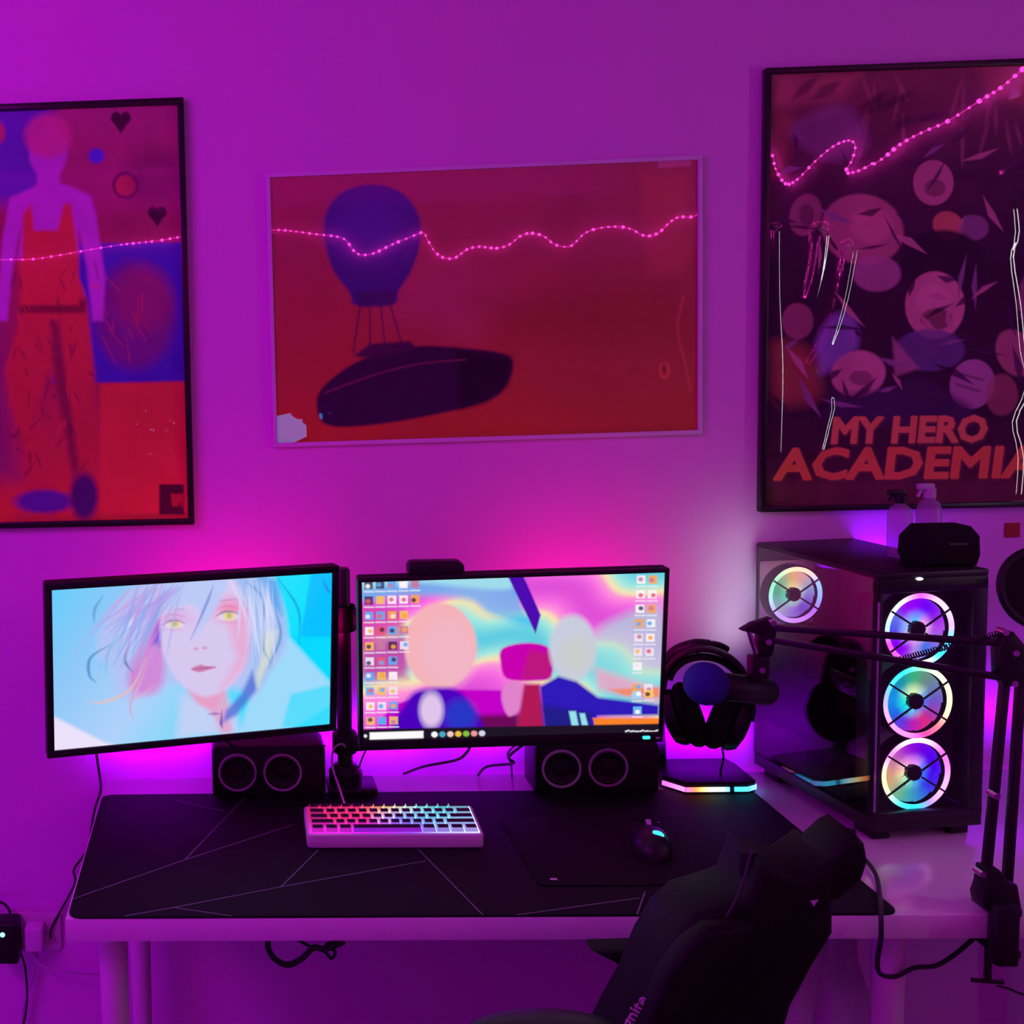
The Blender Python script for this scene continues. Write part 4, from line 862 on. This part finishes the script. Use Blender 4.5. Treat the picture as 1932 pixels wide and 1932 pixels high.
# abstract soft patches: no figures
A.poly([(1490, 240), (1590, 195), (1640, 260), (1600, 300), (1540, 290)], (92, 40, 95), 10, .8, 5)
A.ell(1762, 340, 38, 42, (140, 62, 105), 1.5, .85); A.ell(1765, 350, 20, 16, (70, 16, 50), 1.5, .7)
A.ell(1520, 400, 30, 40, (115, 40, 85), 1.7999999999999998, .8, .3); A.ell(1522, 400, 14, 20, (55, 10, 45), 1.5, .7)
A.ell(1628, 428, 78, 66, (132, 45, 95), 3.0, .9, .2); A.ell(1645, 420, 40, 34, (150, 60, 105), 4.8, .6)
A.ell(1655, 510, 46, 34, (125, 62, 110), 2.4, .8); A.ell(1790, 420, 30, 26, (150, 60, 75), 1.7999999999999998, .8, .5); A.ell(1838, 424, 28, 24, (100, 58, 100), 1.5, .8)
A.ell(1780, 490, 80, 62, (20, 4, 24), 4.2, .95); A.ell(1765, 570, 56, 64, (150, 78, 112), 1.7999999999999998, .9); A.ell(1762, 560, 34, 30, (160, 90, 125), 3.5999999999999996, .6); A.ell(1768, 596, 30, 20, (70, 14, 45), 1.7999999999999998, .8)
A.ell(1755, 655, 66, 40, (70, 48, 100), 2.4, .8); A.poly([(1685, 630), (1735, 690), (1690, 705)], (125, 68, 105), 4, .8)
A.poly([(1540, 640), (1570, 590), (1610, 590), (1618, 650), (1570, 690), (1545, 700)], (100, 66, 140), 8, .85, 5)
A.ell(1620, 700, 52, 44, (150, 75, 115), 2.4, .85, -.2); A.ell(1625, 708, 22, 14, (80, 20, 60), 1.5, .7)
A.ell(1505, 600, 30, 34, (110, 40, 80), 2.1, .8); A.poly([(1460, 640), (1530, 660), (1545, 740), (1480, 760), (1455, 720)], (110, 42, 45), 16, .8, 5)
A.ell(1835, 720, 42, 48, (125, 70, 120), 1.5, .9, .3); A.line([(1812, 700), (1855, 712)], 4, (60, 25, 60), 2, .8); A.line([(1806, 720), (1850, 734)], 4, (60, 25, 60), 2, .8)
A.ell(1915, 660, 34, 46, (130, 60, 95), 2.4, .85, -.4); A.ell(1960, 560, 40, 60, (110, 45, 85), 3.0, .8); A.ell(1890, 740, 30, 40, (115, 50, 75), 2.4, .7)
A.poly([(1560, 740), (1680, 730), (1730, 700), (1830, 760), (1860, 800), (1560, 800)], (38, 14, 56), 8, .8); A.poly([(1455, 905), (2020, 905), (2020, 960), (1455, 960)], (70, 5, 42), 10, .8)
A.noise(.06, .03, 11)
def print_text(art, body, x0, y0, cap, sx, slope, shear, fill, edge, bold):
    cu = bpy.data.curves.new('lettering', 'FONT'); cu.body = body; cu.size = 1.0; cu.resolution_u = 2
    o = bpy.data.objects.new('lettering', cu); C.objects.link(o); bpy.context.view_layer.update()
    me = bpy.data.meshes.new_from_object(o.evaluated_get(bpy.context.evaluated_depsgraph_get())); bpy.data.objects.remove(o)
    k = cap/0.73; V_ = [(x0+(v.co.x+shear*v.co.y)*k*sx, y0-v.co.y*k+slope*v.co.x*k*sx) for v in me.vertices]
    bmt = bmesh.new(); bmt.from_mesh(me); bd = [tuple(v.index for v in e.verts) for e in bmt.edges if e.is_boundary]; bmt.free()
    me.calc_loop_triangles(); tr = [tuple(t_.vertices) for t_ in me.loop_triangles]
    for a0, b0 in bd: art.line([(V_[a0][0]+1, V_[a0][1]+2), (V_[b0][0]+1, V_[b0][1]+2)], bold+5, edge, .7)
    for t_ in tr: art.poly([V_[q] for q in t_], fill, .5)
    for a0, b0 in bd: art.line([V_[a0], V_[b0]], bold, fill, .7)
    bpy.data.meshes.remove(me)
for k in range(60):      # sharp ink shards and strokes
    x, y, q = g.uniform(1460, 2000), g.uniform(230, 770), g.uniform(0, 6.28); l_ = g.uniform(14, 46); w_ = g.uniform(4, 12)
    A.poly([(x-l_*math.cos(q), y-l_*math.sin(q)), (x+w_*math.sin(q), y-w_*math.cos(q)), (x+l_*math.cos(q), y+l_*math.sin(q)), (x-w_*.3*math.sin(q), y+w_*.3*math.cos(q))], [(24, 5, 28), (30, 6, 34), (36, 10, 46), (140, 66, 108), (100, 50, 105)][k % 5], 1.2, .85)
print_text(A, 'MY HERO', 1566, 832, 50, 1.0, -.012, .10, (172, 52, 62), (70, 4, 36), 6)
print_text(A, 'ACADEMIA', 1462, 902, 60, 1.21, -.010, .10, (160, 34, 48), (70, 4, 36), 7)
def crease(pts, wd_, h_):
    global disp
    p = np.array([(v.x, v.y) for v in spline([(x, y, 0) for x, y in pts], 3)]); d = np.full(A.X.shape, 1e9)
    for (x0, y0), (x1, y1) in zip(p[:-1], p[1:]):
        dx, dy = x1-x0, y1-y0; t_ = np.clip(((A.X-x0)*dx+(A.Y-y0)*dy)/(dx*dx+dy*dy+1e-9), 0, 1); d = np.minimum(d, (A.X-x0-t_*dx)**2+(A.Y-y0-t_*dy)**2)
    disp = np.maximum(disp, h_*np.exp(-d/(wd_**2)))
disp = .0001*np.sin(A.U*7+A.V*3)
crease([(1463, 430), (1464, 560), (1470, 690), (1466, 850)], 9, .0027)
crease([(1550, 440), (1542, 500), (1528, 560)], 16, .0043)
crease([(1602, 470), (1585, 560), (1560, 640), (1526, 705), (1560, 750), (1552, 800), (1540, 850)], 15, .0041)
crease([(1896, 330), (1908, 430), (1898, 480), (1910, 570), (1918, 660), (1930, 720), (1902, 790), (1914, 860), (1908, 955)], 15, .0014)
sheet('print', A, iw, ih, GLOSS, rp, disp=disp, y=-.008)
finish(box(NB(), (0, -.003, 0), (iw, .003, ih)), 'backing_board', FRAME, rp, smooth=False)
# ================================================================ wall plugs and cables
pl = at(22, 1768, -.03)
ws = thing('wall_socket', 'white wall socket plate low on the wall left of the desk', 'socket', (pl.x+.03, 0, pl.z))
finish(prism(NB(), rrect(.15, .085, .008), -.009, 0, .002), 'plate', PLUGW, ws)
ad = thing('black_adapter', 'black power adapter with a glowing green light in the wall socket', 'power adapter', (pl.x-.005, -.010, pl.z))
finish(box(NB(), (0, -.026, 0), (.048, .050, .092), .006, 3), 'adapter_body', BLACK, ad)
b = NB(); ellipsoid(b, (-.008, -.0515, .022), (.0055, .002, .0055)); finish(b, 'green_led', mat('green_led', (0, .02, 0), .4, emit=(.25, 1, .55), estr=2.2), ad)
aw = at(66, 1772, -.03)
wa = thing('white_adapter', 'white plug beside the black adapter in the wall socket', 'power adapter', (aw.x, -.010, aw.z))
finish(box(NB(), (0, -.019, .006), (.040, .036, .055), .005, 3), 'adapter_body', PLUGW, wa)
def cable(name, label, pts, r=.0025, m=CABLE_B, n=8):
    P = spline(pts, n); o0 = min(P, key=lambda v: v.z); o = finish(tube(NB(), [p-o0 for p in P], r, 8), name, m, loc=o0); return tag(o, label, 'cable')
cable('power_cable', 'dark cable arching over the black adapter', [at(-40, 1700, -.02), at(0, 1702, -.03), at(14, 1712, -.035), at(20, 1724, -.035)], .003)
cable('power_cable', 'pale cable drooping from the white plug towards the desk leg', [at(64, 1798, -.03), at(72, 1815, -.03), at(95, 1828, -.035), at(140, 1836, -.03), at(190, 1838, -.02)], .0026, CABLE_W)
cable('power_cable', 'thin pale cable hanging straight down below the plugs', [at(70, 1800, -.025), at(60, 1850, -.02), at(45, 1900, -.02), at(38, 1990, -.02)], .002, CABLE_W)
cable('power_cable', 'dark cable hanging below the black adapter to the floor', [at(40, 1800, -.02), at(48, 1830, -.02), at(50, 1900, -.02), at(30, 2000, -.02)], .0026)
cable('monitor_cable', 'black cable hanging from the left monitor behind the desk edge', [at(180, 1412, -.30), at(186, 1450, -.2), at(190, 1490, -.07), at(178, 1530, -.012), at(165, 1600, -.012), at(140, 1640, -.012), at(140, 1670, -.012), at(100, 1745, -.012), at(95, 1770, -.03)], .0028)
cable('monitor_cable', 'black cable sagging below the left part of the right monitor', [at(890, 1402, -.33), at(880, 1420, -.25), at(860, 1434, -.2), at(800, 1446, -.12), at(762, 1460, -.03)], .0028)
cable('monitor_cable', 'black cable below the middle of the right monitor running to the wall', [at(990, 1402, -.33), at(960, 1428, -.22), at(968, 1440, -.15), at(920, 1446, -.08), at(902, 1462, -.03)], .0028)
cable('monitor_cable', 'thin black cable dropping behind the right speaker', [at(975, 1403, -.33), at(958, 1422, -.22), at(964, 1440, -.12), at(966, 1466, -.03)], .002)
cable('monitor_cable', 'thin black cable beside the stand pole under the right monitor', [at(697, 1402, -.33), at(688, 1420, -.2), at(680, 1440, -.12), at(676, 1458, -.05)], .0018)
cable('monitor_cable', 'thick black cable lying over the left speaker top', [at(430, 1400, -.25), at(448, 1408, -.14), at(500, 1402, -.10), at(560, 1404, -.10), at(585, 1398, -.10), at(600, 1402, -.10), at(612, 1408, -.09)], .003)
cable('under_desk_cable', 'black cable loop hanging under the front of the desk', [at(505, 1770, -.45), at(507, 1792, -.45), at(522, 1812, -.45), at(545, 1820, -.45), at(570, 1808, -.45), at(592, 1788, -.45), at(615, 1790, -.45), at(650, 1776, -.45)], .0055)
cable('under_desk_cable', 'thin knotted black cable beside the loop under the desk', [at(560, 1772, -.44), at(590, 1788, -.44), at(612, 1795, -.44), at(625, 1808, -.44), at(632, 1795, -.44), at(615, 1782, -.44), at(648, 1772, -.44)], .003)
cable('headset_cable', 'black cable running over the desk edge and swinging up right under the desk', [onz(1605, 1605, Z+.012), onz(1630, 1620, Z+.010), onz(1652, 1650, Z+.008), onz(1660, 1690, Z+.008), at(1662, 1722, -.632), at(1662, 1770, -.640), at(1655, 1815, -.632), at(1662, 1838, -.62), at(1690, 1842, -.60), at(1725, 1826, -.59), at(1765, 1822, -.58), at(1800, 1802, -.57), at(1838, 1770, -.56)], .0036)
cable('mic_cable', 'thin dark cable trailing right from the boom arm screw', [at(1882, 1860, -.60), at(1905, 1866, -.6), at(1932, 1876, -.58), at(1990, 1880, -.5)], .002)
# led strip stuck along the rear edge of the desk
STRIPM = mat('strip_violet', (.1, .0, .12), .4, emit=(.6, .0, 1.0), estr=1.2)
tag(finish(box(NB(), (0, 0, 0), (1.95, .004, .010)), 'led_strip', STRIPM, loc=(.73, -.0155, Z-.012), smooth=False), 'violet LED strip along the back edge of the white desk', 'led strip')

# ================================================================ plastic bag under the desk
BAGM = mat('thin_plastic', (.50, .44, .54), .38, spec=.5)
bg0 = at(1556, 1776, -.43)
bag = thing('plastic_bag', 'crumpled pale plastic bag hanging under the right part of the desk', 'bag', (bg0.x, -.43, Z-.039-.42))
b = NB(); rings = []; NS = 64
for k in range(26):
    v = k/25; z = .42*(1-v); R_ = .012+.085*min(1, v*1.5)**1.15
    ring = []
    for i in range(NS):
        a = 2*math.pi*i/NS; fold = 1+.20*math.sin(a*5+v*2.2)*min(1, .4+v)+.12*math.sin(a*9-v*5)+.06*math.sin(a*17+v*11)
        ring.append(b.verts.new((R_*fold*1.05*math.cos(a)+.012*math.sin(v*9), R_*fold*.8*math.sin(a), z)))
    rings.append(ring)
for p, q in zip(rings[:-1], rings[1:]):
    for i in range(NS): b.faces.new((p[i], p[(i+1) % NS], q[(i+1) % NS], q[i]))
b.faces.new(rings[-1])
finish(b, 'bag_body', BAGM, bag, angle=1.0)
for s in (-1, 1):
    b = NB(); tube(b, spline([(s*.012, 0, .40), (s*.030, 0, .405), (s*.028, 0, .42)], 5), .004, 8); finish(b, 'handle', BAGM, bag)

# ================================================================ gaming chair
chair = thing('gaming_chair', 'black gaming chair with reclined winged backrest in front of the desk', 'chair', (.46, -.93, 0))
oc = Vector(chair.location); CYP = -.90
def cp_(px, py, Y=CYP): v = at(px, py, Y)-oc; return v
out = [(1085, 2090), (1160, 1932), (1195, 1870), (1228, 1790), (1262, 1735), (1300, 1700), (1345, 1688), (1390, 1672), (1402, 1640), (1414, 1606), (1450, 1622), (1500, 1632), (1545, 1600), (1545, 1735), (1505, 1800), (1468, 1870), (1450, 1932), (1425, 2090)]
b = NB(); prism(b, [(cp_(x, y).x, cp_(x, y).z) for x, y in out], -.01, .10, .012, None, 3); back = finish(b, 'backrest', LEATHER, chair, angle=.9)
# winged headrest: a crescent band that curls up at the far side
cres = [(1412, 1606, -.90), (1420, 1650, -.905), (1455, 1676, -.91), (1500, 1680, -.91), (1550, 1664, -.905), (1585, 1635, -.895), (1600, 1598, -.885), (1597, 1564, -.88)]
b = NB(); P = spline([cp_(*c) for c in cres], 6); tube(b, P, [.010+.008*math.sin(math.pi*(i/(len(P)-1))**.8) for i in range(len(P))], 14); finish(b, 'headrest_rim', LEATHER, chair, angle=1.2)
b = NB(); prism(b, [(cp_(x, y).x, cp_(x, y).z) for x, y in [(1545, 1592), (1572, 1567), (1592, 1557), (1606, 1572), (1612, 1605), (1600, 1640), (1560, 1675), (1510, 1690), (1470, 1690), (1520, 1640)]], -.006, .075, .010, None, 3); finish(b, 'headrest_wing', LEATHER, chair, angle=.9)
b = NB(); lathe(b, [(0, 0), (.006, 0), (.006, .001), (0, .001)], 12, Matrix.Translation(cp_(1470, 1661, -.935)) @ Matrix.Rotation(math.radians(90), 4, 'X')); prism(b, [(v.x, v.z) for v in (cp_(1482, 1656), cp_(1496, 1654), cp_(1488, 1666))], -.033, -.032); finish(b, 'headrest_mark', RINGGREY, chair, smooth=False)
# side bolster with lettering
bol = [(1062, 2100), (1150, 1932), (1186, 1868), (1220, 1790), (1258, 1738), (1300, 1706), (1345, 1700), (1385, 1700), (1330, 1790), (1275, 1870), (1235, 1940), (1150, 2100)]
b = NB(); prism(b, [(cp_(x, y).x, cp_(x, y).z) for x, y in bol], -.038, .0, .010, None, 3); finish(b, 'side_bolster', LEATHER, chair, angle=.9)
b = NB(); tube(b, spline([cp_(1412, 1590, -.925)+Vector((0, -.012, 0)), cp_(1392, 1690, -.94), cp_(1330, 1795, -.942), cp_(1270, 1890, -.942), cp_(1180, 2050, -.942)], 6), .0016, 6); finish(b, 'seam', SEAM, chair)
# far bolster wing seen left of the backrest
wing = [(1105, 1776), (1150, 1798), (1180, 1830), (1192, 1870), (1186, 1932), (1150, 2060), (1290, 2060), (1300, 1790), (1270, 1772)]
b = NB(); prism(b, [(cp_(x, y, -.78).x, cp_(x, y, -.78).z) for x, y in wing], .115, .165, .012, None, 3); finish(b, 'lumbar_wing', LEATHER, chair, angle=.9)
pa = cp_(1166, 1940, -.945)
dv = (cp_(1212, 1868, -.945)-pa); angt = math.atan2(dv.z, dv.x)
o = text_mesh('lettering', 'gnite', .0235, TEXTW, chair, (0, 0, 0), (0, 0, 0), 0, .0003, .0005)
Mx = Matrix.Translation(pa+Vector((.016, 0, -.001))) @ Matrix.Rotation(-angt, 4, 'Y') @ Matrix.Rotation(math.radians(90), 4, 'X'); o.matrix_local = Mx
# arm pad, seat, column, star base
ap = cp_(1030, 1945, -.92)
b = NB(); ellipsoid(b, (0, 0, 0), (.105, .045, .020)); finish(b, 'arm_pad', BLACK, chair, loc=(ap.x, ap.y, ap.z-.002))
b = NB(); box(b, (ap.x+.02, ap.y, .60), (.06, .03, .24), .008); box(b, (ap.x+.02, ap.y+.06, .475), (.06, .15, .03), .006); finish(b, 'arm_post', BLACK, chair)
b = NB(); box(b, (-.05, .10, .46), (.50, .46, .10), .035, 4); finish(b, 'seat', LEATHER, chair, angle=.9)
b = NB(); box(b, (.16, .05, .53), (.10, .30, .16), .02, 3); finish(b, 'backrest_hinge', BLACK_MET, chair)
b = NB(); cyl(b, (-.03, .10, .08), (-.03, .10, .42), .028); finish(b, 'gas_column', BLACK_MET, chair)
for k in range(5):
    a = 2*math.pi*k/5+.3; e = Vector((-.03+.30*math.cos(a), .10+.30*math.sin(a), .075))
    b = NB(); tube(b, [Vector((-.03, .10, .10)), e], [.030, .018], 10); leg = finish(b, 'base_leg', BLACK, chair)
    b = NB(); cyl(b, e+Vector((-.012, 0, -.045)), e+Vector((.012, 0, -.045)), .0295, seg=18); cyl(b, e+Vector((0, 0, -.03)), e, .008, seg=8); finish(b, 'caster', BLACK, leg)
